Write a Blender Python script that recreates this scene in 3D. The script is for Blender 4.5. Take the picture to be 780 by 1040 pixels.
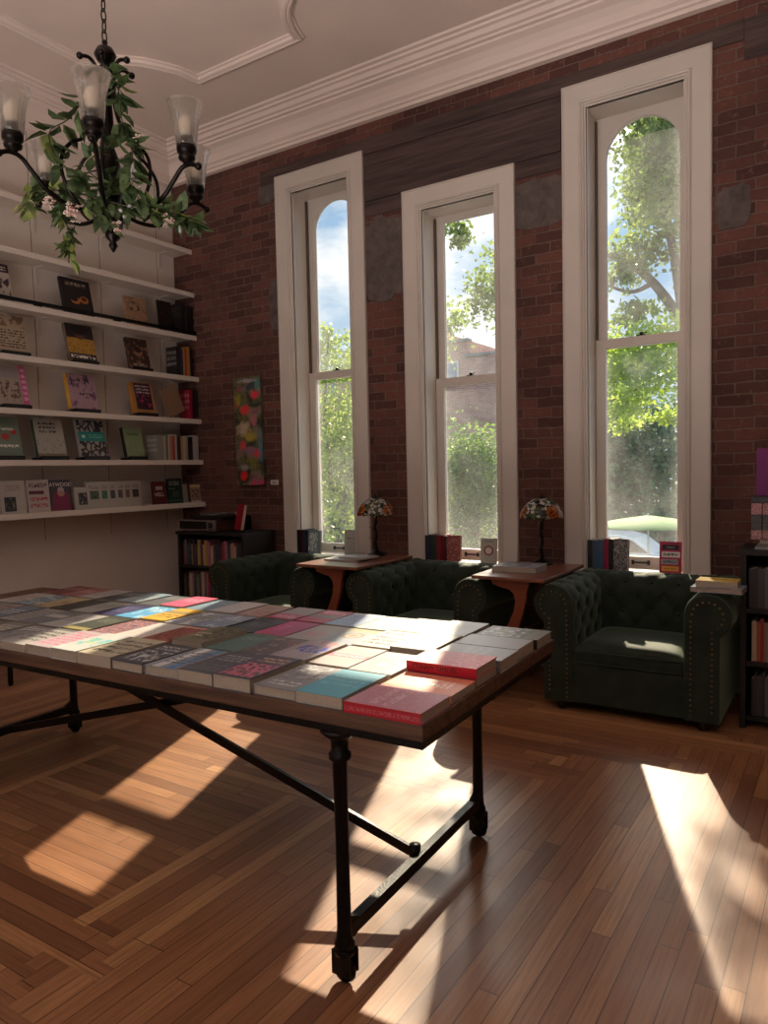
import bpy, bmesh, math, random
from mathutils import Vector, Matrix
R_ = random.Random(7)
PI = math.pi
for o in list(bpy.data.objects): bpy.data.objects.remove(o)
scene = bpy.context.scene
C = scene.collection

# ------------------------------------------------------------------ camera
cam_d = bpy.data.cameras.new('camera'); cam = bpy.data.objects.new('camera', cam_d); C.objects.link(cam)
cam_d.sensor_fit = 'VERTICAL'; cam_d.sensor_height = 36.0; cam_d.lens = 744.0/1040.0*36.0
cam_d.clip_start = 0.05; cam_d.clip_end = 400
RX = Vector((0.84104, 0.54057, -0.02200)); RU = Vector((-0.01160, 0.06012, 0.99812)); 
vp1 = Vector((-1155., -17., 744.)); vp2 = Vector((480., -53., 744.))
Yc = vp2.normalized(); Xc = -(vp1.normalized()); Xc = (Xc - Yc*Xc.dot(Yc)).normalized(); Zc = Xc.cross(Yc).normalized()
right = Vector((Xc.x, Yc.x, Zc.x)); up = -Vector((Xc.y, Yc.y, Zc.y)); back = -Vector((Xc.z, Yc.z, Zc.z))
CAMH = 1.45
cam.matrix_world = Matrix(((right.x, up.x, back.x, 0), (right.y, up.y, back.y, 0), (right.z, up.z, back.z, CAMH), (0, 0, 0, 1)))
scene.camera = cam
scene.view_settings.view_transform = 'Standard'; scene.view_settings.look = 'None'
scene.view_settings.gamma = 1.0; scene.view_settings.use_curve_mapping = False
scene.view_settings.exposure = EXPOSURE = 0.0

def lin(r, g, b):
    f = lambda c: (c/255.)/12.92 if c/255. <= .04045 else (((c/255.)+.055)/1.055)**2.4
    return (f(r), f(g), f(b), 1.0)

# ------------------------------------------------------------------ sky and sun
W = bpy.data.worlds.new('sky'); scene.world = W; W.use_nodes = True
wn = W.node_tree; wn.nodes.clear()
def wnode(t, **k):
    n = wn.nodes.new(t)
    for a, b in k.items(): setattr(n, a, b)
    return n
tc = wnode('ShaderNodeTexCoord'); sep = wnode('ShaderNodeSeparateXYZ'); wn.links.new(tc.outputs['Generated'], sep.inputs[0])
ramp = wnode('ShaderNodeValToRGB'); wn.links.new(sep.outputs['Z'], ramp.inputs[0])
ramp.color_ramp.elements[0].position = 0.0; ramp.color_ramp.elements[0].color = lin(196, 222, 240)
ramp.color_ramp.elements[1].position = 0.5; ramp.color_ramp.elements[1].color = lin(112, 176, 232)
mp = wnode('ShaderNodeMapping'); mp.inputs['Scale'].default_value = (1.0, 1.0, 2.2); mp.inputs['Location'].default_value = (0.35, 0.1, 0.22)
wn.links.new(tc.outputs['Generated'], mp.inputs[0])
ns = wnode('ShaderNodeTexNoise'); ns.inputs['Scale'].default_value = 3.2; ns.inputs['Detail'].default_value = 9; ns.inputs['Roughness'].default_value = .58
wn.links.new(mp.outputs[0], ns.inputs['Vector'])
cr = wnode('ShaderNodeValToRGB'); cr.color_ramp.elements[0].position = .46; cr.color_ramp.elements[1].position = .60
wn.links.new(ns.outputs[0], cr.inputs[0])
mx = wnode('ShaderNodeMixRGB'); wn.links.new(cr.outputs[0], mx.inputs[0]); wn.links.new(ramp.outputs[0], mx.inputs[1]); mx.inputs[2].default_value = (1.15, 1.15, 1.15, 1)
# glow of the bright air round the sun, which stands just above the middle window
SUN = Vector((0.377*1.44, -1.44, -1.0)).normalized()
dt = wnode('ShaderNodeVectorMath', operation='DOT_PRODUCT'); dt.inputs[1].default_value = tuple(-SUN); wn.links.new(tc.outputs['Generated'], dt.inputs[0])
pw = wnode('ShaderNodeMath', operation='POWER'); mxd = wnode('ShaderNodeMath', operation='MAXIMUM'); mxd.inputs[1].default_value = 0; wn.links.new(dt.outputs['Value'], mxd.inputs[0]); wn.links.new(mxd.outputs[0], pw.inputs[0]); pw.inputs[1].default_value = 140
hl = wnode('ShaderNodeMixRGB', blend_type='ADD'); hl.inputs[2].default_value = (38, 35.5, 32, 1); wn.links.new(pw.outputs[0], hl.inputs[0]); wn.links.new(mx.outputs[0], hl.inputs[1])
bg = wnode('ShaderNodeBackground'); bg.inputs[1].default_value = 1.0; wn.links.new(hl.outputs[0], bg.inputs[0])
wo = wnode('ShaderNodeOutputWorld'); wn.links.new(bg.outputs[0], wo.inputs[0])

sd = bpy.data.lights.new('sun', 'SUN'); sun = bpy.data.objects.new('sun', sd); C.objects.link(sun)
sd.energy = 12.0; sd.angle = math.radians(0.6); sd.color = (1.0, 0.82, 0.60)
sun.rotation_euler = SUN.to_track_quat('-Z', 'Y').to_euler(); sun.location = (-6, 15, 12)
def area(name, loc, target, sx, sy, e, col):
    d = bpy.data.lights.new(name, 'AREA'); d.shape = 'RECTANGLE'; d.size = sx; d.size_y = sy; d.energy = e; d.color = col
    o = bpy.data.objects.new(name, d); C.objects.link(o); o.location = loc
    o.rotation_euler = (Vector(target)-Vector(loc)).to_track_quat('-Z', 'Y').to_euler(); return o
# added fill lamp by the unseen front wall, aimed up at the ceiling
fill_ = area('front_fill', (-1.2, -3.85, 2.6), (-2.2, 1.6, 4.5), 5.6, 1.8, 10, (1.0, 0.90, 0.85)); fill_.data.spread = math.radians(120)
# added unseen uplight, standing in for bounce off sunlit floor behind the camera
up_ = area('bounce_fill', (-1.0, -2.4, .35), (-1.3, -.1, 4.35), 3.4, 2.2, 215, (1.0, 0.88, 0.82)); up_.data.spread = math.radians(112)

# ------------------------------------------------------------------ helpers
class MB:
    def __init__(s): s.v = []; s.f = []; s.m = []; s.sm = []
    def add(s, vs, fs, mi=0, smooth=False):
        n = len(s.v); s.v += [tuple(v) for v in vs]
        for f in fs: s.f.append(tuple(i+n for i in f)); s.m.append(mi); s.sm.append(smooth)
        return s
    def box(s, x0, x1, y0, y1, z0, z1, mi=0, M=None):
        vs = [Vector(p) for p in ((x0,y0,z0),(x1,y0,z0),(x1,y1,z0),(x0,y1,z0),(x0,y0,z1),(x1,y0,z1),(x1,y1,z1),(x0,y1,z1))]
        if M: vs = [M @ v for v in vs]
        return s.add(vs, [(0,3,2,1),(4,5,6,7),(0,1,5,4),(1,2,6,5),(2,3,7,6),(3,0,4,7)], mi)
    def lathe(s, prof, c=(0,0,0), n=20, mi=0, M=None, cap=True, wave=0, wn=0):
        vs = []; fs = []
        for (r, z) in prof:
            for k in range(n):
                a = 2*PI*k/n; rr = r*(1+wave*math.cos(wn*a))
                v = Vector((rr*math.cos(a), rr*math.sin(a), z))
                vs.append((M @ v if M else v) + Vector(c))
        for i in range(len(prof)-1):
            for k in range(n):
                a, b = i*n+k, i*n+(k+1) % n
                fs.append((a, b, b+n, a+n))
        if cap:
            if prof[0][0] > 1e-5: fs.append(tuple(reversed(range(n))))
            if prof[-1][0] > 1e-5: fs.append(tuple((len(prof)-1)*n+k for k in range(n)))
        return s.add(vs, fs, mi, True)
    def tube(s, pts, r, n=8, mi=0, closed=False):
        pts = [Vector(p) for p in pts]; N = len(pts); rs = r if isinstance(r, (list, tuple)) else [r]*N
        vs = []; fs = []; prev = None
        for i, p in enumerate(pts):
            if closed: t = (pts[(i+1) % N]-pts[i-1])
            else: t = pts[min(i+1, N-1)]-pts[max(i-1, 0)]
            t.normalize()
            if prev is None:
                prev = Vector((0,0,1)).cross(t)
                if prev.length < .1: prev = Vector((1,0,0)).cross(t)
            u = prev - t*prev.dot(t)
            if u.length < 1e-4: u = t.orthogonal()
            u.normalize(); w = t.cross(u); prev = u
            for k in range(n):
                a = 2*PI*k/n; vs.append(p + (u*math.cos(a)+w*math.sin(a))*rs[i])
        for i in range(N if closed else N-1):
            for k in range(n):
                a = i*n+k; b = i*n+(k+1) % n; c = ((i+1) % N)*n+(k+1) % n; d = ((i+1) % N)*n+k
                fs.append((a, b, c, d))
        if not closed: fs.append(tuple(reversed(range(n)))); fs.append(tuple((N-1)*n+k for k in range(n)))
        return s.add(vs, fs, mi, True)
    def bar(s, p, q, w, h, mi=0, upv=(0,0,1)):
        p = Vector(p); q = Vector(q); t = (q-p).normalized(); sd = t.cross(Vector(upv)).normalized(); u = sd.cross(t)
        vs = []
        for e in (p, q):
            for a, b in ((-1,-1),(1,-1),(1,1),(-1,1)): vs.append(e+sd*a*w/2+u*b*h/2)
        return s.add(vs, [(0,1,2,3),(7,6,5,4),(0,4,5,1),(1,5,6,2),(2,6,7,3),(3,7,4,0)], mi)
    def prism(s, poly, h0, h1, M=None, mi=0, smooth=False):
        n = len(poly); vs = [Vector((x, y, h0)) for x, y in poly]+[Vector((x, y, h1)) for x, y in poly]
        if M: vs = [M @ v for v in vs]
        fs = [tuple(reversed(range(n))), tuple(range(n, 2*n))]
        s.add(vs, fs, mi)
        n0 = len(s.v)-2*n
        for i in range(n):
            j = (i+1) % n; s.f.append((n0+i, n0+j, n0+n+j, n0+n+i)); s.m.append(mi); s.sm.append(smooth)
        return s
    def sphere(s, c, r, mi=0, nu=10, nv=6, sc=(1,1,1), M=None):
        prof = []
        vs = []; fs = []
        for i in range(nv+1):
            a = -PI/2+PI*i/nv
            for k in range(nu):
                b = 2*PI*k/nu
                v = Vector((r*math.cos(a)*math.cos(b)*sc[0], r*math.cos(a)*math.sin(b)*sc[1], r*math.sin(a)*sc[2]))
                vs.append((M @ v if M else v)+Vector(c))
        for i in range(nv):
            for k in range(nu):
                a = i*nu+k; b = i*nu+(k+1) % nu; fs.append((a, b, b+nu, a+nu))
        return s.add(vs, fs, mi, True)
    def mesh(s, name, mats):
        me = bpy.data.meshes.new(name); me.from_pydata(s.v, [], s.f)
        mats = mats if isinstance(mats, (list, tuple)) else [mats]
        for m in mats: me.materials.append(m)
        me.polygons.foreach_set('material_index', s.m); me.polygons.foreach_set('use_smooth', s.sm)
        me.update(); return me
    def build(s, name, mats, parent=None, bevel=0, fix=True):
        me = s.mesh(name, mats)
        if fix or bevel:
            bm = bmesh.new(); bm.from_mesh(me)
            if fix: bmesh.ops.recalc_face_normals(bm, faces=bm.faces)
            bm.to_mesh(me); bm.free()
        o = bpy.data.objects.new(name, me); C.objects.link(o)
        if parent: o.parent = parent
        if bevel:
            b = o.modifiers.new('bevel', 'BEVEL'); b.width = bevel; b.segments = 2; b.limit_method = 'ANGLE'; b.angle_limit = math.radians(40)
        return o
def tag(o, label=None, cat=None, group=None, kind=None):
    if label: o['label'] = label
    if cat: o['category'] = cat
    if group: o['group'] = group
    if kind: o['kind'] = kind
    return o
def empty(name, M):
    o = bpy.data.objects.new(name, None); C.objects.link(o); o.empty_display_size = .1
    o.matrix_world = M if isinstance(M, Matrix) else Matrix.Translation(M); return o
def thing(name, label, cat, M, group=None): return tag(empty(name, M), label, cat, group)
def axes(x, y, z, loc):
    x, y, z = Vector(x), Vector(y), Vector(z); l = Vector(loc)
    return Matrix(((x.x, y.x, z.x, l.x), (x.y, y.y, z.y, l.y), (x.z, y.z, z.z, l.z), (0,0,0,1)))
def rotz(a, loc): return Matrix.Translation(loc) @ Matrix.Rotation(a, 4, 'Z')
def sweep(path, prof, fmap, closed=False, mb=None, mi=0, flip=1):
    """sweep profile (offset, depth) along a planar path with mitred corners"""
    mb = mb or MB(); N = len(path); P = [Vector(p).to_2d() if len(p) > 2 else Vector(p) for p in path]
    nor = []
    for i in range(N):
        def en(a, b): d = (P[b]-P[a]).normalized(); return Vector((-d.y, d.x))*flip
        if closed or 0 < i < N-1:
            n1 = en((i-1) % N, i); n2 = en(i, (i+1) % N); n = (n1+n2)
            n = n/ max(.25, n.dot(n1)) if n.length > 1e-6 else n1
        elif i == 0: n = en(0, 1)
        else: n = en(N-2, N-1)
        nor.append(n)
    vs = [];
    for (o, d) in prof:
        for i in range(N):
            q = P[i]+nor[i]*o; vs.append(fmap(q.x, q.y, d))
    fs = []
    for k in range(len(prof)-1):
        for i in range(N if closed else N-1):
            j = (i+1) % N; fs.append((k*N+i, k*N+j, (k+1)*N+j, (k+1)*N+i))
    if not closed:
        fs.append(tuple(k*N for k in range(len(prof)))); fs.append(tuple(k*N+N-1 for k in reversed(range(len(prof)))))
    mb.add(vs, fs, mi); return mb

# ------------------------------------------------------------------ materials
def newmat(name):
    m = bpy.data.materials.new(name); m.use_nodes = True; nt = m.node_tree
    b = nt.nodes['Principled BSDF']; return m, nt, b
def nd(nt, t, **k):
    n = nt.nodes.new(t)
    for a, b in k.items(): setattr(n, a, b)
    return n
def math_(nt, op, a, b=None, c=None, clamp=False):
    n = nt.nodes.new('ShaderNodeMath'); n.operation = op; n.use_clamp = clamp
    for i, v in enumerate((a, b, c)):
        if v is None: continue
        if isinstance(v, (int, float)): n.inputs[i].default_value = v
        else: nt.links.new(v, n.inputs[i])
    return n.outputs[0]
def mixc(nt, fac, a, b):
    n = nt.nodes.new('ShaderNodeMixRGB')
    for i, v in enumerate((fac, a, b)):
        if isinstance(v, (int, float)): n.inputs[i].default_value = v
        elif isinstance(v, tuple): n.inputs[i].default_value = v
        else: nt.links.new(v, n.inputs[i])
    return n.outputs[0]
def noise(nt, vec, scale, detail=3, rough=.5):
    n = nt.nodes.new('ShaderNodeTexNoise'); n.inputs['Scale'].default_value = scale; n.inputs['Detail'].default_value = detail; n.inputs['Roughness'].default_value = rough
    if vec is not None: nt.links.new(vec, n.inputs['Vector'])
    return n.outputs[0]
def rampn(nt, v, p0, p1, c0=(0,0,0,1), c1=(1,1,1,1)):
    n = nt.nodes.new('ShaderNodeValToRGB'); n.color_ramp.elements[0].position = p0; n.color_ramp.elements[1].position = p1
    n.color_ramp.elements[0].color = c0; n.color_ramp.elements[1].color = c1; nt.links.new(v, n.inputs[0]); return n.outputs[0]
def bump(nt, b, h, strength=.3, dist=.01):
    n = nt.nodes.new('ShaderNodeBump'); n.inputs['Strength'].default_value = strength; n.inputs['Distance'].default_value = dist
    nt.links.new(h, n.inputs['Height']); nt.links.new(n.outputs[0], b.inputs['Normal'])
def simple(name, col, rough=.5, metal=0, var=.12, vs=8, coat=0, bmp=0, bs=40, spec=.5, sheen=0):
    m, nt, b = newmat(name); tcn = nd(nt, 'ShaderNodeTexCoord')
    n = noise(nt, tcn.outputs['Object'], vs, 4)
    c2 = tuple(x*(1-var*2) for x in col[:3])+(1,); c1 = tuple(min(1, x*(1+var*.6)) for x in col[:3])+(1,)
    nt.links.new(rampn(nt, n, .3, .7, c2, c1), b.inputs['Base Color'])
    b.inputs['Roughness'].default_value = rough; b.inputs['Metallic'].default_value = metal
    b.inputs['Coat Weight'].default_value = coat; b.inputs['Specular IOR Level'].default_value = spec
    if sheen: b.inputs['Sheen Weight'].default_value = sheen; b.inputs['Sheen Roughness'].default_value = .4
    if bmp: bump(nt, b, noise(nt, tcn.outputs['Object'], bs, 3), bmp, .003)
    return m
def plain(name, col, rough=.5, metal=0):
    m, nt, b = newmat(name); b.inputs['Base Color'].default_value = col; b.inputs['Roughness'].default_value = rough; b.inputs['Metallic'].default_value = metal; return m
M_white = simple('white_trim_paint', lin(206, 197, 188), .42, var=.03, vs=3)
M_plaster = simple('ceiling_paint', lin(234, 218, 208), .7, var=.03, vs=2)
M_panel = simple('shelf_white_paint', lin(222, 212, 202), .5, var=.03, vs=2)
M_iron = simple('black_iron', lin(26, 25, 25), .42, .6, var=.3, vs=60, bmp=.5, bs=120)
M_bronze = simple('dark_bronze', lin(30, 24, 22), .38, .8, var=.2, vs=30)
M_black = plain('black_plastic', lin(18, 18, 18), .4)
M_darkwood = simple('black_brown_wood', lin(24, 19, 17), .55, var=.2, vs=12)
M_paper = simple('page_block_paper', lin(172, 160, 144), .85, var=.08, vs=200)
M_timber = None
def make_brick():
    m, nt, b = newmat('old_red_brick'); g = nd(nt, 'ShaderNodeNewGeometry')
    sp = nd(nt, 'ShaderNodeSeparateXYZ'); nt.links.new(g.outputs['Position'], sp.inputs[0])
    wob = noise(nt, g.outputs['Position'], 9, 3)
    cb = nd(nt, 'ShaderNodeCombineXYZ')
    xy = math_(nt, 'ADD', sp.outputs['X'], math_(nt, 'MULTIPLY', sp.outputs['Y'], 1.0))
    nt.links.new(math_(nt, 'ADD', xy, math_(nt, 'MULTIPLY_ADD', wob, .018, -.009)), cb.inputs[0])
    nt.links.new(math_(nt, 'ADD', sp.outputs['Z'], math_(nt, 'MULTIPLY_ADD', wob, .022, -.011)), cb.inputs[1])
    br = nd(nt, 'ShaderNodeTexBrick'); nt.links.new(cb.outputs[0], br.inputs['Vector'])
    br.inputs['Scale'].default_value = 1.0; br.inputs['Brick Width'].default_value = .215; br.inputs['Row Height'].default_value = .072
    br.inputs['Mortar Size'].default_value = .0055; br.inputs['Mortar Smooth'].default_value = .35; br.inputs['Bias'].default_value = -.1
    br.inputs['Color1'].default_value = lin(112, 73, 64); br.inputs['Color2'].default_value = lin(74, 49, 45); br.inputs['Mortar'].default_value = lin(118, 99, 91)
    n1 = noise(nt, g.outputs['Position'], 22, 6, .7); n2 = noise(nt, g.outputs['Position'], 1.6, 3)
    pale = rampn(nt, n1, .56, .74)
    col = mixc(nt, math_(nt, 'MULTIPLY', pale, .5), br.outputs['Color'], lin(158, 124, 108))
    col = mixc(nt, math_(nt, 'MULTIPLY', rampn(nt, n2, .45, .7), .45), col, lin(62, 42, 40))
    n3 = noise(nt, g.outputs['Position'], 70, 4, .7)
    col = mixc(nt, math_(nt, 'MULTIPLY', rampn(nt, n3, .5, .7), .3), col, lin(60, 40, 38))
    nt.links.new(col, b.inputs['Base Color']); b.inputs['Roughness'].default_value = .88; b.inputs['Specular IOR Level'].default_value = .25
    h = math_(nt, 'ADD', math_(nt, 'MULTIPLY', br.outputs['Fac'], -1.0), math_(nt, 'MULTIPLY', n1, .7))
    bump(nt, b, h, .9, .012); return m
M_brick = make_brick()
def make_floor():
    m, nt, b = newmat('oak_strip_floor'); g = nd(nt, 'ShaderNodeNewGeometry')
    sp = nd(nt, 'ShaderNodeSeparateXYZ'); nt.links.new(g.outputs['Position'], sp.inputs[0]); X, Y = sp.outputs['X'], sp.outputs['Y']
    w = .0635
    dx = math_(nt, 'MAXIMUM', math_(nt, 'ADD', X, 2.14), math_(nt, 'SUBTRACT', -3.29, X))
    dy = math_(nt, 'MAXIMUM', math_(nt, 'SUBTRACT', Y, 2.41), math_(nt, 'SUBTRACT', 1.43, Y))
    ix = math_(nt, 'FLOOR', math_(nt, 'DIVIDE', dx, w)); iy = math_(nt, 'FLOOR', math_(nt, 'DIVIDE', dy, w))
    par = math_(nt, 'MODULO', math_(nt, 'ADD', math_(nt, 'FLOOR', math_(nt, 'DIVIDE', iy, 3.0)), 400.0), 2.0)
    along_y = math_(nt, 'GREATER_THAN', math_(nt, 'ADD', ix, math_(nt, 'MULTIPLY_ADD', par, 5.0, -2.5)), iy)
    pos = math_(nt, 'GREATER_THAN', ix, -.5)
    ay = math_(nt, 'MULTIPLY', along_y, pos)
    def sel(a, c): return math_(nt, 'ADD', math_(nt, 'MULTIPLY', ay, a), math_(nt, 'MULTIPLY', math_(nt, 'SUBTRACT', 1.0, ay), c))
    across = sel(X, Y); along = sel(Y, X)
    # board edges follow the distance from the inlaid panel so that the strips meet in steps
    a0 = math_(nt, 'DIVIDE', sel(math_(nt, 'ADD', X, 2.14), math_(nt, 'SUBTRACT', Y, 2.41)), w)
    bi = math_(nt, 'FLOOR', a0); fr = math_(nt, 'FRACT', a0)
    wn1 = nd(nt, 'ShaderNodeTexWhiteNoise', noise_dimensions='2D'); cb = nd(nt, 'ShaderNodeCombineXYZ')
    nt.links.new(bi, cb.inputs[0]); nt.links.new(ay, cb.inputs[1]); nt.links.new(cb.outputs[0], wn1.inputs['Vector'])
    seg0 = math_(nt, 'ADD', math_(nt, 'DIVIDE', along, 1.35), math_(nt, 'MULTIPLY', wn1.outputs['Value'], 9.0))
    seg = math_(nt, 'FLOOR', seg0); sfr = math_(nt, 'FRACT', seg0)
    wn2 = nd(nt, 'ShaderNodeTexWhiteNoise', noise_dimensions='3D'); cb2 = nd(nt, 'ShaderNodeCombineXYZ')
    nt.links.new(bi, cb2.inputs[0]); nt.links.new(seg, cb2.inputs[1]); nt.links.new(ay, cb2.inputs[2]); nt.links.new(cb2.outputs[0], wn2.inputs['Vector'])
    rv = nd(nt, 'ShaderNodeValToRGB'); nt.links.new(wn2.outputs['Value'], rv.inputs[0])
    e = rv.color_ramp.elements; e[0].position = 0; e[0].color = lin(118, 80, 56); e[1].position = 1; e[1].color = lin(184, 138, 96)
    for p, c in ((.2, (142, 98, 68)), (.55, (154, 108, 75)), (.85, (164, 118, 82))):
        k = rv.color_ramp.elements.new(p); k.color = lin(*c)
    # pale strip bordering the inlaid panel on its two long sides
    strip = math_(nt, 'MULTIPLY', math_(nt, 'MULTIPLY', math_(nt, 'GREATER_THAN', dx, 0.0), math_(nt, 'LESS_THAN', dx, w)), math_(nt, 'MULTIPLY', math_(nt, 'LESS_THAN', Y, 2.46), math_(nt, 'GREATER_THAN', Y, 1.38)))
    cb3 = nd(nt, 'ShaderNodeCombineXYZ'); nt.links.new(math_(nt, 'MULTIPLY', across, 60.0), cb3.inputs[0]); nt.links.new(math_(nt, 'MULTIPLY', along, 2.2), cb3.inputs[1]); nt.links.new(math_(nt, 'MULTIPLY', wn2.outputs['Value'], 40.0), cb3.inputs[2])
    gr = noise(nt, cb3.outputs[0], 1.6, 6, .65)
    col = mixc(nt, math_(nt, 'MULTIPLY', rampn(nt, gr, .42, .68), .5), mixc(nt, math_(nt, 'MULTIPLY', strip, .7), rv.outputs[0], lin(200, 152, 106)), lin(96, 56, 34))
    ed = math_(nt, 'MINIMUM', fr, math_(nt, 'SUBTRACT', 1.0, fr)); es = math_(nt, 'MULTIPLY', math_(nt, 'MINIMUM', sfr, math_(nt, 'SUBTRACT', 1.0, sfr)), 20.0)
    gap = math_(nt, 'LESS_THAN', math_(nt, 'MINIMUM', ed, es), .022)
    col = mixc(nt, math_(nt, 'MULTIPLY', gap, .8), col, lin(26, 14, 10))
    nt.links.new(col, b.inputs['Base Color'])
    rn = noise(nt, g.outputs['Position'], 3.5, 5, .6)
    nt.links.new(math_(nt, 'MULTIPLY_ADD', rn, .22, .30), b.inputs['Roughness']); b.inputs['Specular IOR Level'].default_value = .38
    h = math_(nt, 'ADD', math_(nt, 'MULTIPLY', gap, -1.0), math_(nt, 'MULTIPLY', gr, .18)); bump(nt, b, h, .25, .004)
    return m
M_floor = make_floor()
def make_wood(name, c1, c2, axis=(1.5, 40, 40), rough=.5, bmp=.2):
    m, nt, b = newmat(name); t = nd(nt, 'ShaderNodeTexCoord'); mpn = nd(nt, 'ShaderNodeMapping'); mpn.inputs['Scale'].default_value = axis
    nt.links.new(t.outputs['Object'], mpn.inputs[0]); n = noise(nt, mpn.outputs[0], 1.0, 6, .65)
    nt.links.new(rampn(nt, n, .3, .7, c1, c2), b.inputs['Base Color']); b.inputs['Roughness'].default_value = rough
    bump(nt, b, n, bmp, .004); return m
M_timber = make_wood('old_dark_timber', lin(46, 36, 35), lin(92, 74, 69), (1.6, 10, 26), .9, 1.0)
M_tabletop = make_wood('reclaimed_plank', lin(54, 38, 30), lin(112, 80, 60), (3, 30, 40), .6, .5)
M_teak = make_wood('red_brown_plywood', lin(100, 48, 30), lin(142, 72, 44), (4, 20, 4), .4, .1)
M_teaktop = make_wood('tabletop_veneer', lin(96, 58, 44), lin(134, 86, 66), (3, 30, 3), .28, .05)
def make_velvet():
    m, nt, b = newmat('green_velvet'); t = nd(nt, 'ShaderNodeTexCoord'); n = noise(nt, t.outputs['Object'], 9, 4)
    nt.links.new(rampn(nt, n, .3, .7, lin(26, 35, 27), lin(40, 52, 39)), b.inputs['Base Color']); b.inputs['Roughness'].default_value = .75
    b.inputs['Sheen Weight'].default_value = .6; b.inputs['Sheen Roughness'].default_value = .35; b.inputs['Sheen Tint'].default_value = lin(170, 190, 160)
    b.inputs['Specular IOR Level'].default_value = .3
    bump(nt, b, noise(nt, t.outputs['Object'], 260, 2), .15, .002); return m
M_velvet = make_velvet()
M_nail = plain('antique_brass_nail', lin(120, 96, 66), .4, 1.0)
def make_glass():
    m, nt, b = newmat('dusty_window_glass'); nt.nodes.remove(b); out = nt.nodes['Material Output']
    t = nd(nt, 'ShaderNodeTexCoord'); g = nd(nt, 'ShaderNodeNewGeometry')
    n = noise(nt, g.outputs['Position'], 2.6, 5, .6); n2 = noise(nt, g.outputs['Position'], 130, 2, .5)
    sp = nd(nt, 'ShaderNodeSeparateXYZ'); nt.links.new(t.outputs['Generated'], sp.inputs[0])
    edge = math_(nt, 'MULTIPLY', math_(nt, 'ABSOLUTE', math_(nt, 'SUBTRACT', sp.outputs['X'], .5)), 2.0)
    ed = math_(nt, 'MULTIPLY', math_(nt, 'POWER', edge, 6.0), .08)
    low = math_(nt, 'MULTIPLY', math_(nt, 'POWER', math_(nt, 'SUBTRACT', 1.0, sp.outputs['Z']), 3.0), .05)  # haze thickening downwards: dust plus reflected glow painted into the pane
    speck = math_(nt, 'MULTIPLY', rampn(nt, n2, .68, .76), .20)
    f = math_(nt, 'ADD', math_(nt, 'ADD', math_(nt, 'MULTIPLY', rampn(nt, n, .42, .75), .07), .035), math_(nt, 'ADD', speck, math_(nt, 'ADD', ed, low)), clamp=True)
    tr = nd(nt, 'ShaderNodeBsdfTransparent'); tr.inputs[0].default_value = (.95, .97, .96, 1)
    du = nd(nt, 'ShaderNodeBsdfTranslucent'); du.inputs[0].default_value = (.75, .77, .78, 1)
    gl = nd(nt, 'ShaderNodeBsdfGlossy'); gl.inputs['Roughness'].default_value = .02
    fr = nd(nt, 'ShaderNodeFresnel'); fr.inputs[0].default_value = 1.4
    m1 = nd(nt, 'ShaderNodeMixShader'); nt.links.new(f, m1.inputs[0]); nt.links.new(tr.outputs[0], m1.inputs[1]); nt.links.new(du.outputs[0], m1.inputs[2])
    m2 = nd(nt, 'ShaderNodeMixShader'); nt.links.new(fr.outputs[0], m2.inputs[0]); nt.links.new(m1.outputs[0], m2.inputs[1]); nt.links.new(gl.outputs[0], m2.inputs[2])
    nt.links.new(m2.outputs[0], out.inputs[0]); return m
M_glass = make_glass()
def make_shade_glass():
    m, nt, b = newmat('clear_fluted_glass'); nt.nodes.remove(b); out = nt.nodes['Material Output']
    tr = nd(nt, 'ShaderNodeBsdfTransparent'); tr.inputs[0].default_value = (.93, .92, .91, 1)
    du = nd(nt, 'ShaderNodeBsdfTranslucent'); du.inputs[0].default_value = (.8, .78, .75, 1)
    gl = nd(nt, 'ShaderNodeBsdfGlossy'); gl.inputs['Roughness'].default_value = .06
    lw = nd(nt, 'ShaderNodeLayerWeight'); lw.inputs[0].default_value = .35
    m1 = nd(nt, 'ShaderNodeMixShader'); m1.inputs[0].default_value = .30; nt.links.new(tr.outputs[0], m1.inputs[1]); nt.links.new(du.outputs[0], m1.inputs[2])
    m2 = nd(nt, 'ShaderNodeMixShader'); nt.links.new(math_(nt, 'MULTIPLY', lw.outputs['Facing'], .55), m2.inputs[0]); nt.links.new(m1.outputs[0], m2.inputs[1]); nt.links.new(gl.outputs[0], m2.inputs[2])
    nt.links.new(m2.outputs[0], out.inputs[0]); return m
M_shade = make_shade_glass()
def make_leaf(name, c1, c2, trans=.35, scale=3.0, gloss=.5):
    m, nt, b = newmat(name); out = nt.nodes['Material Output']; g = nd(nt, 'ShaderNodeNewGeometry')
    n = noise(nt, g.outputs['Position'], scale, 3, .7); col = rampn(nt, n, .35, .65, c1, c2)
    nt.links.new(col, b.inputs['Base Color']); b.inputs['Roughness'].default_value = gloss
    tl = nd(nt, 'ShaderNodeBsdfTranslucent'); nt.links.new(col, tl.inputs[0])
    mxs = nd(nt, 'ShaderNodeMixShader'); mxs.inputs[0].default_value = trans
    nt.links.new(b.outputs[0], mxs.inputs[1]); nt.links.new(tl.outputs[0], mxs.inputs[2]); nt.links.new(mxs.outputs[0], out.inputs[0]); return m

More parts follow.
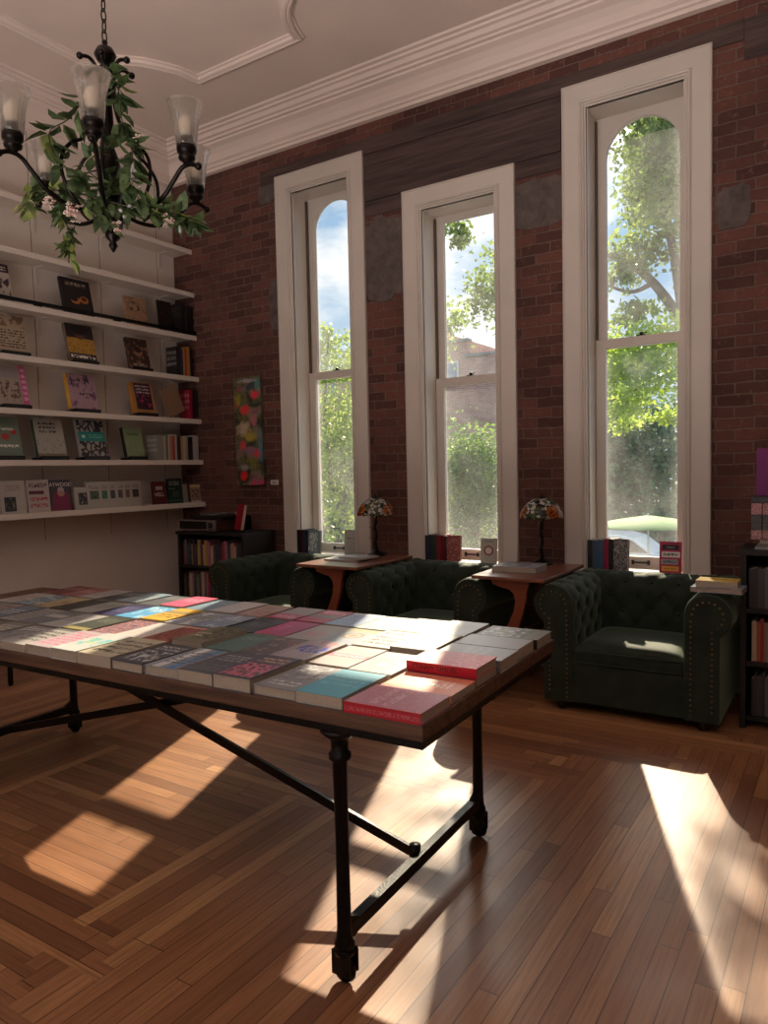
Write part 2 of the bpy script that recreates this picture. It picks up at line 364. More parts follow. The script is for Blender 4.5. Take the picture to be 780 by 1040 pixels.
# book cover: layers over a base colour, in the cover's own 0..1 coordinates
_cn = [0]
def cover_mat(base, layers=(), rough=.36, spine=None, stext=None):
    _cn[0] += 1
    m, nt, b = newmat('book_cover'); t = nd(nt, 'ShaderNodeTexCoord'); sp = nd(nt, 'ShaderNodeSeparateXYZ'); nt.links.new(t.outputs['Generated'], sp.inputs[0])
    x, y = sp.outputs['X'], sp.outputs['Y']; seed = _cn[0]*3.71
    mpn = nd(nt, 'ShaderNodeMapping'); mpn.inputs['Location'].default_value = (seed, seed*.37, 0); nt.links.new(t.outputs['Generated'], mpn.inputs[0]); vec = mpn.outputs[0]
    def rect(x0, x1, y0, y1):
        return math_(nt, 'MULTIPLY', math_(nt, 'LESS_THAN', math_(nt, 'ABSOLUTE', math_(nt, 'SUBTRACT', x, (x0+x1)/2)), (x1-x0)/2),
                     math_(nt, 'LESS_THAN', math_(nt, 'ABSOLUTE', math_(nt, 'SUBTRACT', y, (y0+y1)/2)), (y1-y0)/2))
    n0 = noise(nt, vec, 5, 3)
    base = tuple(v*(1-.14*max(0, min(1, (min(base)-120)/70))) for v in base)   # white cover stock is never paper white
    col = mixc(nt, math_(nt, 'MULTIPLY', n0, .25), lin(*base), tuple(c*.7 for c in lin(*base)[:3])+(1,))
    for L in layers:
        k = L[0]; c = lin(*L[-1])
        if k == 'rect': f = rect(*L[1:5])
        elif k == 'text':
            x0, x1, y0, y1, rows = L[1:6]
            ry = math_(nt, 'MULTIPLY', math_(nt, 'SUBTRACT', y, y0), rows/(y1-y0))
            line = math_(nt, 'LESS_THAN', math_(nt, 'ABSOLUTE', math_(nt, 'SUBTRACT', math_(nt, 'FRACT', ry), .5)), .28)
            cb = nd(nt, 'ShaderNodeCombineXYZ'); nt.links.new(math_(nt, 'MULTIPLY', x, 26.0/(x1-x0)*.6), cb.inputs[0]); nt.links.new(math_(nt, 'MULTIPLY_ADD', math_(nt, 'FLOOR', ry), 7.3, seed), cb.inputs[1])
            nt.links.new(math_(nt, 'MULTIPLY', y, 20.0), cb.inputs[2])
            g = math_(nt, 'GREATER_THAN', noise(nt, cb.outputs[0], 1.0, 1), .48)
            f = math_(nt, 'MULTIPLY', math_(nt, 'MULTIPLY', line, g), rect(x0, x1, y0, y1))
        elif k == 'blob': f = rampn(nt, noise(nt, vec, L[1], 4, .6), L[2], L[2]+.05)
        elif k == 'blobin': f = math_(nt, 'MULTIPLY', rampn(nt, noise(nt, vec, L[1], 4, .6), L[2], L[2]+.05), rect(*L[3:7]))
        elif k == 'dots':
            v = nd(nt, 'ShaderNodeTexVoronoi'); v.inputs['Scale'].default_value = L[1]; nt.links.new(vec, v.inputs['Vector']); f = math_(nt, 'LESS_THAN', v.outputs[0], L[2])
        elif k == 'lines':
            v = nd(nt, 'ShaderNodeTexVoronoi'); v.feature = 'DISTANCE_TO_EDGE'; v.inputs['Scale'].default_value = L[1]; nt.links.new(vec, v.inputs['Vector']); f = math_(nt, 'LESS_THAN', v.outputs[0], L[2])
        elif k == 'circle':
            dx = math_(nt, 'DIVIDE', math_(nt, 'SUBTRACT', x, L[1]), L[3]); dy = math_(nt, 'DIVIDE', math_(nt, 'SUBTRACT', y, L[2]), L[3]*.65)
            f = math_(nt, 'LESS_THAN', math_(nt, 'ADD', math_(nt, 'MULTIPLY', dx, dx), math_(nt, 'MULTIPLY', dy, dy)), 1.0)
        elif k == 'grad': f = math_(nt, 'MULTIPLY', math_(nt, 'POWER', y, 1.5), .9)
        col = mixc(nt, f, col, c)
    if spine:
        sc_ = lin(*spine)
        if stext:
            cb = nd(nt, 'ShaderNodeCombineXYZ'); nt.links.new(math_(nt, 'MULTIPLY', y, 60.0), cb.inputs[0]); nt.links.new(math_(nt, 'MULTIPLY', sp.outputs['Z'], 3.0), cb.inputs[1])
            g = math_(nt, 'MULTIPLY', math_(nt, 'GREATER_THAN', noise(nt, cb.outputs[0], 1.0, 1), .5), math_(nt, 'LESS_THAN', math_(nt, 'ABSOLUTE', math_(nt, 'SUBTRACT', sp.outputs['Z'], .45)), .22))
            sc_ = mixc(nt, g, sc_, lin(*stext))
        col = mixc(nt, math_(nt, 'LESS_THAN', x, .012), col, sc_)
    nt.links.new(col, b.inputs['Base Color']); b.inputs['Roughness'].default_value = rough; return m
def book(label, M, w, h, t, mat, group=None, name='book', hard=True, ov=.003, cat='book'):
    r = thing(name, label, cat, M, group)
    bt = .0025 if hard else .001; ov = ov if hard else .0003
    mb = MB(); mb.box(0, w, 0, h, 0, bt); mb.box(0, w, 0, h, t-bt, t); mb.box(0, bt, 0, h, bt, t-bt)
    mb.build('cover', mat, r, fix=False)
    mb = MB(); mb.box(bt, w-ov, ov, h-ov, bt, t-bt); mb.build('pages', M_paper, r, fix=False)
    return r
def slab_book(label, M, w, h, t, mats, group=None):
    """spine-out book in one mesh: cover and page block as two materials"""
    bt = .002; mb = MB(); mb.box(0, w, 0, h, 0, bt); mb.box(0, w, 0, h, t-bt, t); mb.box(0, bt, 0, h, bt, t-bt); mb.box(bt, w-.002, .002, h-.002, bt, t-bt, 1)
    o = mb.build('book', mats, fix=False); o.matrix_world = M; return tag(o, label, 'book', group)
def face_x(loc, tilt=0.0, h=0):   # face-out towards +X, leaning back
    z = Vector((math.cos(tilt), 0, math.sin(tilt))); y = Vector((-math.sin(tilt), 0, math.cos(tilt))); return axes((0,1,0), y, z, loc)
def face_my(loc, tilt=0.0, yaw=0.0):
    A = Matrix.Translation(loc) @ Matrix.Rotation(yaw, 4, 'Z')
    z = Vector((0, -math.cos(tilt), math.sin(tilt))); y = Vector((0, math.sin(tilt), math.cos(tilt))); return A @ axes((1,0,0), y, z, (0,0,0))
def spine_x(loc): return axes((-1,0,0), (0,0,1), (0,1,0), loc)
def spine_my(loc): return axes((0,1,0), (0,0,1), (1,0,0), loc)
_fonts = {}
def text_mesh(s, size):
    cu = bpy.data.curves.new('lettering', 'FONT'); cu.body = s; cu.size = size; cu.extrude = .0003; cu.align_x = 'CENTER'; cu.align_y = 'CENTER'
    o = bpy.data.objects.new('tmp', cu); C.objects.link(o); dg = bpy.context.evaluated_depsgraph_get(); dg.update()
    me = bpy.data.meshes.new_from_object(o.evaluated_get(dg)); bpy.data.objects.remove(o); return me
def lettering(s, size, mat, parent, M, sx=1.0):
    me = text_mesh(s, size); me.materials.clear(); me.materials.append(mat)
    o = bpy.data.objects.new('title_lettering', me); C.objects.link(o); o.parent = parent; o.matrix_local = M @ Matrix.Diagonal((sx, 1, 1, 1)); return o
# ------------------------------------------------------------------ room shell
D = 5.05; XL = -5.648; XR = 2.6; YF = -4.0; ZC = 4.5
WT = .34
def wall_piece(mb, x0, x1, z0, z1): mb.box(x0, x1, D, D+WT, z0, z1)
# windows: outer casing x0,x1, casing top, sash meeting rail (glass top of lower sash), arch
WIN = [(-4.314, -3.383, 4.028, 2.27, True), (-3.02, -2.08, 3.618, 2.11, False), (-1.73, -.775, 4.028, 2.27, True)]
CW = .165; SILL = .735
mb = MB(); xs = XL-.2
for (x0, x1, zt, zm, ar) in WIN:
    a, b_ = x0+CW-.012, x1-CW+.012; wall_piece(mb, xs, a, -.1, ZC+.1); wall_piece(mb, a, b_, -.1, SILL-.012); wall_piece(mb, a, b_, zt-CW+.012, ZC+.1); xs = b_
wall_piece(mb, xs, XR+.2, -.1, ZC+.1)
tag(mb.build('wall_back', M_brick, fix=False), kind='structure')
mb = MB(); mb.box(XL-.3, XR+.3, YF-.3, D+.1, -.12, 0); tag(mb.build('floor', M_floor), kind='structure')
mb = MB(); mb.box(XL-.3, XR+.3, YF-.3, D+.3, ZC, ZC+.15); tag(mb.build('ceiling', M_plaster), kind='structure')
# left wall of painted boards with shallow seams
def make_leftwall():
    m, nt, b = newmat('painted_panel_wall'); g = nd(nt, 'ShaderNodeNewGeometry'); sp = nd(nt, 'ShaderNodeSeparateXYZ'); nt.links.new(g.outputs['Position'], sp.inputs[0])
    f = math_(nt, 'FRACT', math_(nt, 'DIVIDE', math_(nt, 'ADD', sp.outputs['Y'], 10-3.56+.66*10+.0), .65))
    f = math_(nt, 'FRACT', math_(nt, 'DIVIDE', math_(nt, 'SUBTRACT', sp.outputs['Y'], 3.565-6.4), .64))
    seam = math_(nt, 'LESS_THAN', math_(nt, 'MINIMUM', f, math_(nt, 'SUBTRACT', 1.0, f)), .004)
    lowz = math_(nt, 'GREATER_THAN', sp.outputs['Z'], .93)
    seam = math_(nt, 'MULTIPLY', seam, lowz)
    n = noise(nt, g.outputs['Position'], 1.5, 3)
    nt.links.new(mixc(nt, seam, rampn(nt, n, .3, .7, lin(216, 206, 196), lin(226, 216, 206)), lin(70, 60, 54)), b.inputs['Base Color']); b.inputs['Roughness'].default_value = .55
    bump(nt, b, math_(nt, 'MULTIPLY', seam, -1.0), .5, .003); return m
M_left = make_leftwall()
mb = MB(); mb.box(XL-.2, XL, YF-.3, D, -.1, ZC+.1); tag(mb.build('wall_left', M_left), kind='structure')
M_wall = simple('painted_plaster', lin(128, 112, 102), .8, var=.03, vs=2)
mb = MB(); mb.box(XR, XR+.2, YF-.3, D, -.1, ZC+.1); tag(mb.build('wall_right', M_wall), kind='structure')
mb = MB(); mb.box(XL-.2, XR+.2, YF-.2, YF, -.1, 2.9); mb.box(XL-.2, XR+.2, YF-.2, YF, 3.7, ZC+.1)
for xa, xb in ((XL-.2, -4.2), (-1.4, -1.0), (1.8, XR+.2)): mb.box(xa, xb, YF-.2, YF, 2.9, 3.7)
tag(mb.build('wall_front', M_wall), kind='structure')
# cornice, mitred round the far left corner
prof = [(0,4.235),(.04,4.24),(.045,4.262),(.062,4.268),(.066,4.284),(.09,4.30),(.094,4.312),(.115,4.345),(.15,4.378),(.192,4.398),(.196,4.412),(.222,4.416),(.226,4.43),(.25,4.436),(.268,4.462),(.292,4.468),(.296,4.482),(.325,4.486),(.335,4.501),(0,4.501)]
mb = sweep([(XR, D), (XL, D), (XL, YF)], prof, lambda a, b, d: (a, b, d), flip=1)
tag(mb.build('trim_cornice', M_plaster), kind='structure')
# ceiling panel moulding
def arc(c, r, a0, a1, n): return [(c[0]+r*math.cos(math.radians(a0+(a1-a0)*i/n)), c[1]+r*math.sin(math.radians(a0+(a1-a0)*i/n))) for i in range(n+1)]
pth = [(-4.80, YF+1.0), (-4.80, 3.615), (-4.63, 3.615), (-4.55, 3.66), (-4.46, 3.75), (-4.39, 3.86), (-4.33, 3.98), (-4.30, 4.16)]
pth += [(-3.32, 4.16), (-3.285, 4.05), (-3.235, 3.95), (-3.165, 3.86), (-3.07, 3.79), (-2.95, 3.75), (-2.8, 3.74)]
mirr = [(-5.6-x, y) for x, y in reversed(pth[8:])]
pth2 = pth+mirr+[(-1.3, 4.16), (-1.27, 3.98), (-1.21, 3.86), (-1.05, 3.66), (-.97, 3.615), (-.8, 3.615), (-.8, YF+1.0)]
mprof = [(-.045,4.501),(-.045,4.488),(-.03,4.484),(-.026,4.466),(-.008,4.46),(.0,4.47),(.012,4.458),(.026,4.464),(.03,4.484),(.045,4.488),(.045,4.501)]
mb = sweep(pth2, mprof, lambda a, b, d: (a, b, d)); tag(mb.build('trim_ceiling_panel', M_plaster), kind='structure')
# dark timber lintels laid in the brickwork
def beam(x0, x1, z0, z1, d):
    mb = MB(); mb.box(x0, x1, D-d, D+.1, z0, z1); tag(mb.build('trim_lintel', M_timber, bevel=.004), kind='structure')
beam(-4.49, -.60, 3.99, 4.115, .012)
beam(-.60, XR-.02, 3.87, 4.115, .006)
beam(-3.375, -1.738, 3.865, 3.985, .010); beam(-3.375, -1.738, 3.62, 3.862, .016)
beam(-3.375, -3.03, 3.50, 3.617, .008); beam(-2.072, -1.738, 3.50, 3.617, .008)
# patches of grey cement on the brick
def make_cement():
    m, nt, b = newmat('grey_cement'); g = nd(nt, 'ShaderNodeNewGeometry'); n = noise(nt, g.outputs['Position'], 14, 5, .65)
    nt.links.new(rampn(nt, n, .3, .7, lin(72, 62, 60), lin(104, 92, 88)), b.inputs['Base Color']); b.inputs['Roughness'].default_value = .9; bump(nt, b, n, .4, .006); return m
M_cement = make_cement()
rr = random.Random(3)
def patch(cx, cz, rx, rz, clip=None):
    mb = MB(); n = 26; poly = []
    for k in range(n):
        a = 2*PI*k/n; q = 1+rr.uniform(-.09, .09); px = cx+rx*q*(abs(math.cos(a))**.6)*(1 if math.cos(a) > 0 else -1); pz = cz+rz*q*(abs(math.sin(a))**.6)*(1 if math.sin(a) > 0 else -1)
        if clip: px = min(max(px, clip[0]), clip[1])
        poly.append((px, pz))
    mb.prism(poly, -D-.02, -D+.006, Matrix(((1,0,0,0),(0,0,-1,0),(0,1,0,0),(0,0,0,1))) @ Matrix.Diagonal((1,1,1,1)))
    tag(mb.build('trim_cement_patch', M_cement, fix=True), kind='structure')
patch(-3.20, 3.15, .2, .33, (-3.378, -3.025)); patch(-1.905, 3.30, .2, .17, (-2.075, -1.735)); patch(-4.36, 2.93, .07, .22, (-4.5, -4.318)); patch(-.66, 3.02, .10, .13, (-.77, -.5)); patch(-4.42, 3.93, .10, .10, (-4.6, -4.32))
# skirting boards
for nm, args in (('left', (XL, XL+.02, YF, D, 0, .16)), ('right', (XR-.02, XR, YF, D, 0, .16)), ('back', (XL+.02, XR-.02, D-.02, D, 0, .16))):
    mb = MB(); mb.box(*args); tag(mb.build('baseboard_'+nm, M_white, bevel=.004), kind='structure')

# ------------------------------------------------------------------ windows
M_slot = simple('grey_sash_channel', lin(92, 78, 66), .6, var=.1)
M_outer = simple('hood_dark_brown', lin(60, 50, 45), .6)  # plain dark brown, used only on the added hoods
def sash(mb, x0, x1, z0, z1, y0, y1, gx0, gx1, gz0, gz1, arch):
    """flat sash frame with glass opening; arch = semicircular head"""
    N = 20
    mb.box(x0, gx0, y0, y1, z0, z1); mb.box(gx1, x1, y0, y1, z0, z1); mb.box(gx0, gx1, y0, y1, z0, gz0)
    if not arch: mb.box(gx0, gx1, y0, y1, gz1, z1)
    else:
        r = (gx1-gx0)/2; cx = (gx0+gx1)/2; cz = gz1-r
        pts = [(cx-r*math.cos(PI*i/N), cz+r*math.sin(PI*i/N)) for i in range(N+1)]
        for i in range(N):
            (xa, za), (xb, zb) = pts[i], pts[i+1]
            mb.prism([(xa, za), (xb, zb), (xb, z1), (xa, z1)], -y1, -y0, Matrix(((1,0,0,0),(0,0,-1,0),(0,1,0,0),(0,0,0,1))))
def pane_mesh(gx0, gx1, gz0, gz1, y, arch):
    poly = [(gx0, gz0), (gx1, gz0)]
    if arch:
        r = (gx1-gx0)/2; cx = (gx0+gx1)/2; cz = gz1-r; poly += [(cx+r*math.cos(PI*i/20), cz+r*math.sin(PI*i/20)) for i in range(21)]
    else: poly += [(gx1, gz1), (gx0, gz1)]
    mb = MB(); mb.add([(x, y, z) for x, z in poly], [tuple(range(len(poly)))]); return mb
for wi, (x0, x1, zt, zm, ar) in enumerate(WIN):
    root = tag(empty('window_%d' % (wi+1), (0,0,0)), kind='structure')
    ix0, ix1, iz1 = x0+CW, x1-CW, zt-CW; zb = SILL
    cp = [(0,0),(0,.022),(.004,.028),(.012,.030),(.016,.024),(.118,.024),(.121,.034),(.128,.040),(.137,.036),(.140,.026),(.146,.030),(.153,.026),(.156,.014),(.165,.012),(.165,-.02)]
    mb = sweep([(x0, zb), (x0, zt), (x1, zt), (x1, zb)], cp, lambda a, b, d: (a, D-d, b), flip=-1)
    mb.build('casing', M_white, root)
    mb = MB(); mb.box(x0, x1, D+WT, D+.75, iz1+.17, iz1+.36); tag(mb.build('sun_cutoff_hood', M_outer, bevel=.01), kind='structure')  # hood added above the sight line to cut the sun at the window head
    # jamb lining and head
    mb = MB(); yj = D+.33
    mb.box(ix0-.018, ix0, D+.0, yj, zb, iz1+.018); mb.box(ix1, ix1+.018, D, yj, zb, iz1+.018); mb.box(ix0, ix1, D, yj, iz1, iz1+.018)
    mb.box(ix0, ix0+.008, D+.01, D+.05, zb, iz1); mb.box(ix1-.008, ix1, D+.01, D+.05, zb, iz1)
    mb.build('jamb', M_white, root)
    mb = MB()
    for xx in ((ix0, ix0+.012), (ix1-.012, ix1)): mb.box(xx[0], xx[1], D+.19, D+.215, zm+.06, iz1-.02)
    mb.build('sash_channel', M_slot, root)
    mb = MB(); mb.box(x0-.03, x1+.035, D-.055, D+.02, zb-.028, zb); mb.box(ix0-.01, ix1+.01, D+.02, D+.36, zb-.028, zb)
    mb.build('sill', M_white, root, bevel=.006)
    # lower sash (inner), upper sash (outer)
    y0, y1 = D+.18, D+.22; gx0, gx1 = ix0+.072, ix1-.075
    mb = MB(); sash(mb, ix0+.004, ix1-.004, zb, zm+.062, y0, y1, gx0, gx1, zb+.075, zm, False)
    mb.box(gx0, gx1, y0-.006, y0, zm, zm+.008)
    lo = mb.build('lower_sash', M_white, root)
    pane_mesh(gx0, gx1, zb+.075, zm, D+.205, False).build('pane', M_glass, lo)
    y0, y1 = D+.225, D+.265
    mb = MB(); sash(mb, ix0+.004, ix1-.004, zm+.004, iz1, y0, y1, gx0-.006, gx1+.006, zm+.06, iz1-.05, ar)
    hi = mb.build('upper_sash', M_white, root)
    pane_mesh(gx0-.006, gx1+.006, zm+.06, iz1-.05, D+.25, ar).build('pane', M_glass, hi)
    cx = (gx0+gx1)/2
    mb = MB(); y = D+.18; z = zb+.035
    mb.box(cx-.055, cx+.055, y-.016, y-.008, z-.006, z+.006); mb.box(cx-.062, cx-.044, y-.018, y, z-.016, z+.016); mb.box(cx+.044, cx+.062, y-.018, y, z-.016, z+.016)
    mb.build('sash_lift', M_black, root, bevel=.003)
    mb = MB(); z = zm+.062; mb.box(cx-.03, cx+.03, D+.185, D+.215, z, z+.008); mb.lathe([(.012,0),(.012,.015),(.004,.02)], (cx, D+.2, z+.008), 10); mb.bar((cx, D+.2, z+.016), (cx+.04, D+.19, z+.02), .008, .006)
    mb.build('sash_lock', M_bronze, root)
XZ = Matrix(((1,0,0,0),(0,0,-1,0),(0,1,0,0),(0,0,0,1)))   # polygon (x,y) -> (x,z), height -> -y
ORD = ['zeroth','first','second','third','fourth','fifth','sixth','seventh','eighth','ninth','tenth','eleventh','twelfth','thirteenth','fourteenth','fifteenth','sixteenth','seventeenth','eighteenth','nineteenth','twentieth','twenty-first','twenty-second','twenty-third','twenty-fourth','twenty-fifth','twenty-sixth','twenty-seventh','twenty-eighth','twenty-ninth','thirtieth','thirty-first','thirty-second','thirty-third','thirty-fourth']
# ------------------------------------------------------------------ wall shelves
SHELF = [(3.6, 5.388), (3.19, 5.375), (2.78, 5.362), (2.385, 5.35), (1.98, 5.337), (1.588, 5.33), (1.181, 5.323)]
shelf_lab = ['topmost bare white wall shelf just below the cornice', 'empty white wall shelf, second from the top, behind the hanging garland', 'white wall shelf with a black ledge rail holding dark cookbooks',
 'white wall shelf holding the leopard-print portrait book', 'white wall shelf holding the yellow-spined lilac book', 'white wall shelf holding the poppy and teal-banded books', 'lowest white wall shelf carrying the row of small white books']
for (z, xf), lab in zip(SHELF, shelf_lab):
    xf = -xf; r = thing('wall_shelf', lab, 'shelf', (XL, 3.2, z), 'white shelves on the left wall')
    mb = MB()
    for (a, b_) in ((-1.2, .355), (.358, 1.0), (1.003, 1.848)): mb.box(0, xf-XL-.02, a, b_, -.03, 0)
    mb.build('board', M_panel, r)
    mb = MB(); mb.box(xf-XL-.02, xf-XL, -1.2, 1.848, -.045, 0); mb.build('front_edge', M_panel, r, bevel=.003)
    for yy in (-.28, .36, 1.0, 1.64):
        mb = MB(); mb.box(0, .008, yy+.012, yy+.042, -.16, -.03); mb.box(0, .12, yy+.018, yy+.036, -.036, -.03); mb.build('bracket', M_panel, r)
zr = SHELF[2][0]; xr = -SHELF[2][1]
r = thing('ledge_rail', 'black steel rail along the front of the cookbook shelf', 'rail', (xr-.012, 3.2, zr))
mb = MB(); mb.box(-.006, .006, -1.2, 1.87, .012, .04); mb.build('bar', M_iron, r)
for yy in (.22, .95, 1.72):
    mb = MB(); mb.box(-.012, .014, yy-.03, yy+.03, 0, .014); mb.build('foot', M_iron, r)

M_stand = plain('black_book_stand', lin(20, 18, 18), .35)
def stand(loc, w, lab):
    r = thing('book_stand', lab, 'book stand', loc, 'black stands under face-out books')
    mb = MB(); mb.box(-.10, .035, -w/2, w/2, 0, .022); mb.box(.022, .035, -w/2, w/2, .022, .034); mb.build('tray', M_stand, r, bevel=.003)
    mb = MB(); mb.box(-.012, 0, -w*.3, w*.3, 0, .17, M=Matrix.Translation((-.052, 0, .02)) @ Matrix.Rotation(-.24, 4, 'Y')); mb.build('back_rest', M_stand, r)
def faceout(si, y, w, h, t, mat, lab, blab=None, tilt=.22, dx=-.085, hard=True):
    w, h = (w*1.2, h*1.19) if si < 6 else (w*1.17, h*1.17)
    if si < 6: dx = min(dx, -.085)
    z, xf = SHELF[si]; xf = -xf; x = xf+dx
    zz = z+.001
    if blab: stand((x, y, zz), w*.96, blab); zz += .0235
    return book(lab, face_x((x - t - .0, y-w/2, zz+ t*math.sin(tilt)*0.0), tilt), w, h, t, mat, 'books facing out on the wall shelves', hard=hard)
def yshelf(u): # world y on the wall shelves for a picture column
    d = right*(u-390)+(-up)*(300-520)*0+(-back)*744; d = right*(u-390)+(-back)*744
    return d.y/d.x*(-5.45)
dk = (30, 26, 26)
faceout(2, 3.16, .19, .26, .025, cover_mat((200,188,178), [('rect',0,1,.78,1,(34,28,36)), ('blobin',5,.5,.1,.95,.08,.7,(52,34,40)), ('text',.1,.9,.82,.95,2,(210,200,190))]), 'pale cookbook with dark horse figures and a dark band, on the railed shelf', None)
b = faceout(2, 3.85, .23, .27, .03, cover_mat((30,24,26), [('circle',.42,.42,.16,(176,112,48)), ('circle',.72,.46,.15,(168,104,42)), ('circle',.38,.47,.14,(30,24,26)), ('circle',.72,.48,.09,(60,30,20)), ('text',.15,.85,.8,.9,2,(190,170,150))]), 'black cookbook with two orange fruit halves on its cover')
faceout(2, 4.44, .19, .235, .02, cover_mat((172,138,108), [('circle',.42,.68,.26,(70,50,42)), ('circle',.42,.68,.235,(172,138,108)), ('lines',6,.05,(140,104,80)), ('blobin',6,.52,.2,.7,.55,.85,(60,44,40)), ('text',.4,.75,.08,.2,2,(60,44,40))]), 'tan paperback with a dark line-drawn rose, on the railed shelf')
for k, (t, c, lb) in enumerate(((.035,(24,22,24),'black cookbook spine, leftmost of the dark books behind the ledge rail'),(.03,(40,38,40),'charcoal cookbook spine, middle of the dark books behind the ledge rail'),(.04,(22,20,22),'black cookbook spine at the right end of the ledge rail'))):
    slab_book(lb, spine_x((xr-.03, 4.885+k*.052, zr+.0005)), .17, .29-.01*k, t, [cover_mat(c, [('text',.0,1,.55,.9,4,(70,60,60))]), M_paper], 'dark spines at the end of the railed shelf')
faceout(2, 4.765, .135, .25, .02, cover_mat((26,22,24), [('blobin',7,.55,.15,.85,.3,.75,(84,40,36))]), 'black cookbook with faint red pattern beside the dark spines', None, .12, -.06)
# leopard shelf
faceout(3, 3.25, .20, .25, .03, cover_mat((176,156,132), [('text',.08,.95,.1,.62,7,(52,40,36)), ('blobin',5,.5,0,1,.68,1,(120,94,74))]), 'tan book covered in lines of dark lettering, leftmost on its shelf', 'black stand under the tan lettered book')
faceout(3, 3.855, .215, .265, .035, cover_mat((186,142,60), [('dots',26,.32,(40,28,24)), ('rect',0,1,.62,1,(44,40,44)), ('circle',.5,.7,.17,(104,66,50)), ('circle',.5,.9,.3,(36,30,34)), ('rect',0,1,.02,.2,(54,46,44)), ('text',.06,.94,.04,.18,1,(235,230,225))], spine=(120,100,80)), 'leopard-print portrait book with a dark lettered band along the bottom', 'black stand under the leopard-print book')
faceout(3, 4.435, .19, .235, .03, cover_mat((58,42,38), [('blob',6,.55,(150,112,84)), ('circle',.5,.52,.2,(150,110,84)), ('circle',.5,.62,.16,(44,30,28)), ('text',.15,.85,.06,.16,2,(200,180,160))]), 'brown book with an ornate gold figure on its cover', 'black stand under the brown ornate book')
sp4 = [('black picture-spined book',(38,36,36),.05),('slate blue book',(44,56,74),.028),('cream narrow book',(166,132,92),.022),('red book',(172,40,40),.022),('ochre book',(178,132,60),.036),('dark navy book',(28,30,42),.03)]
def spines(si, y0, items, h0, tail, group, dep=.15, gap=.001, back=.03):
    z, xf = SHELF[si]; y = y0; rg = random.Random(si*5+2)
    for k, it in enumerate(items):
        nm, c, t = it[:3]; h = h0*(1-.08*rg.random()) if len(it) < 4 else it[3]
        slab_book('%s, %s' % (nm, tail), spine_x((-xf-back, y, z+.0005)), dep-.01*rg.random(), h, t, [cover_mat(c, [('text',0,1,.3,.9,3,tuple(min(255, int(v*.5+110)) for v in c))] if sum(c) < 620 else [('text',0,1,.3,.85,3,(80,70,66))]), M_paper], group)
        y += t+gap
spines(3, 4.80, sp4, .28, 'upright at the brick-wall end of the leopard-print shelf', 'spines at the end of the leopard-print shelf')
# pink shelf
faceout(4, 3.23, .20, .27, .03, cover_mat((176,160,146), [('rect',.8,1,0,1,(196,84,140)), ('text',.84,.98,.1,.95,6,(230,190,210)), ('blobin',6,.5,.1,.75,.1,.6,(104,74,70)), ('rect',.1,.75,.66,.95,(150,140,140))]), 'book with a bright pink strip down its right edge', 'black stand under the pink-edged book')
faceout(4, 3.84, .215, .255, .045, cover_mat((184,150,164), [('blob',4,.55,(122,80,118)), ('blobin',5,.52,.1,.8,.6,1,(70,52,66)), ('text',.35,.9,.36,.5,1,(60,30,60))], spine=(222,172,60)), 'lilac portrait book with a thick yellow spine', 'black stand under the lilac yellow-spined book')
faceout(4, 4.46, .195, .24, .045, cover_mat((176,130,78), [('rect',.14,.9,.12,.97,(46,32,40)), ('blobin',7,.52,.2,.85,.18,.6,(168,52,110)), ('text',.2,.85,.62,.93,3,(220,190,200))], spine=(190,130,60)), 'dark-fronted book in a yellow-brown frame with magenta letters', 'black stand under the yellow-framed book')
z, xf = SHELF[4]
rb = book('plain brown board book leaning against the red and black spines', axes((.0,.985,.17), Vector((-.17,-.17,.97)).normalized(), Vector((0,0,1)), (-xf-.04, 4.66, z+.002)) if False else Matrix.Translation((-xf-.03, 4.70, z+.002)) @ Matrix.Rotation(math.radians(24), 4, 'X') @ axes((0,1,0),(0,0,1),(1,0,0),(-.025,0,0)), .19, .27, .02, cover_mat((140,112,90), []), 'books facing out on the wall shelves', hard=True)
spines(4, 4.925, [('crimson book',(150,26,52),.04,.28),('black book',(26,24,26),.034,.285),('dark charcoal book',(46,42,44),.03,.275)], .24, 'at the brick-wall end of the lilac-book shelf', 'spines at the end of the lilac-book shelf')
# poppies shelf
faceout(5, 3.15, .20, .26, .03, cover_mat((112,128,112), [('circle',.5,.5,.13,(176,44,50)), ('circle',.8,.62,.10,(170,40,50)), ('circle',.2,.62,.07,(150,50,50)), ('dots',7,.12,(84,36,40)), ('text',.1,.9,.2,.32,1,(228,224,214)), ('text',.4,.8,.64,.74,1,(228,224,214))]), 'sage green book with red poppies on its cover', 'black stand under the poppy book')
faceout(5, 3.52, .21, .255, .03, cover_mat((194,190,178), [('blobin',9,.52,0,1,.05,.5,(150,148,140)), ('text',.15,.75,.62,.95,3,(44,42,40)), ('rect',0,1,0,.08,(128,120,92))], spine=(54,84,60)), 'off-white book with black lettering over a pale forest', 'black stand under the off-white forest book')
faceout(5, 3.905, .215, .265, .035, cover_mat((182,174,170), [('lines',5,.11,(40,38,42)), ('blobin',6,.58,0,1,0,1,(50,48,52)), ('rect',0,1,.42,.68,(32,140,134)), ('circle',.2,.55,.07,(190,220,215)), ('text',.4,.9,.5,.62,2,(120,190,184))], spine=(170,160,156)), 'black-and-white patterned book with a teal band', 'black stand under the teal-banded book')
faceout(5, 4.33, .165, .225, .04, cover_mat((136,156,116), [('dots',7,.12,(60,70,50)), ('text',.2,.8,.7,.84,1,(60,74,52))], spine=(34,32,34)), 'pale green spiral notebook with a thick black spine', 'black stand under the pale green notebook')
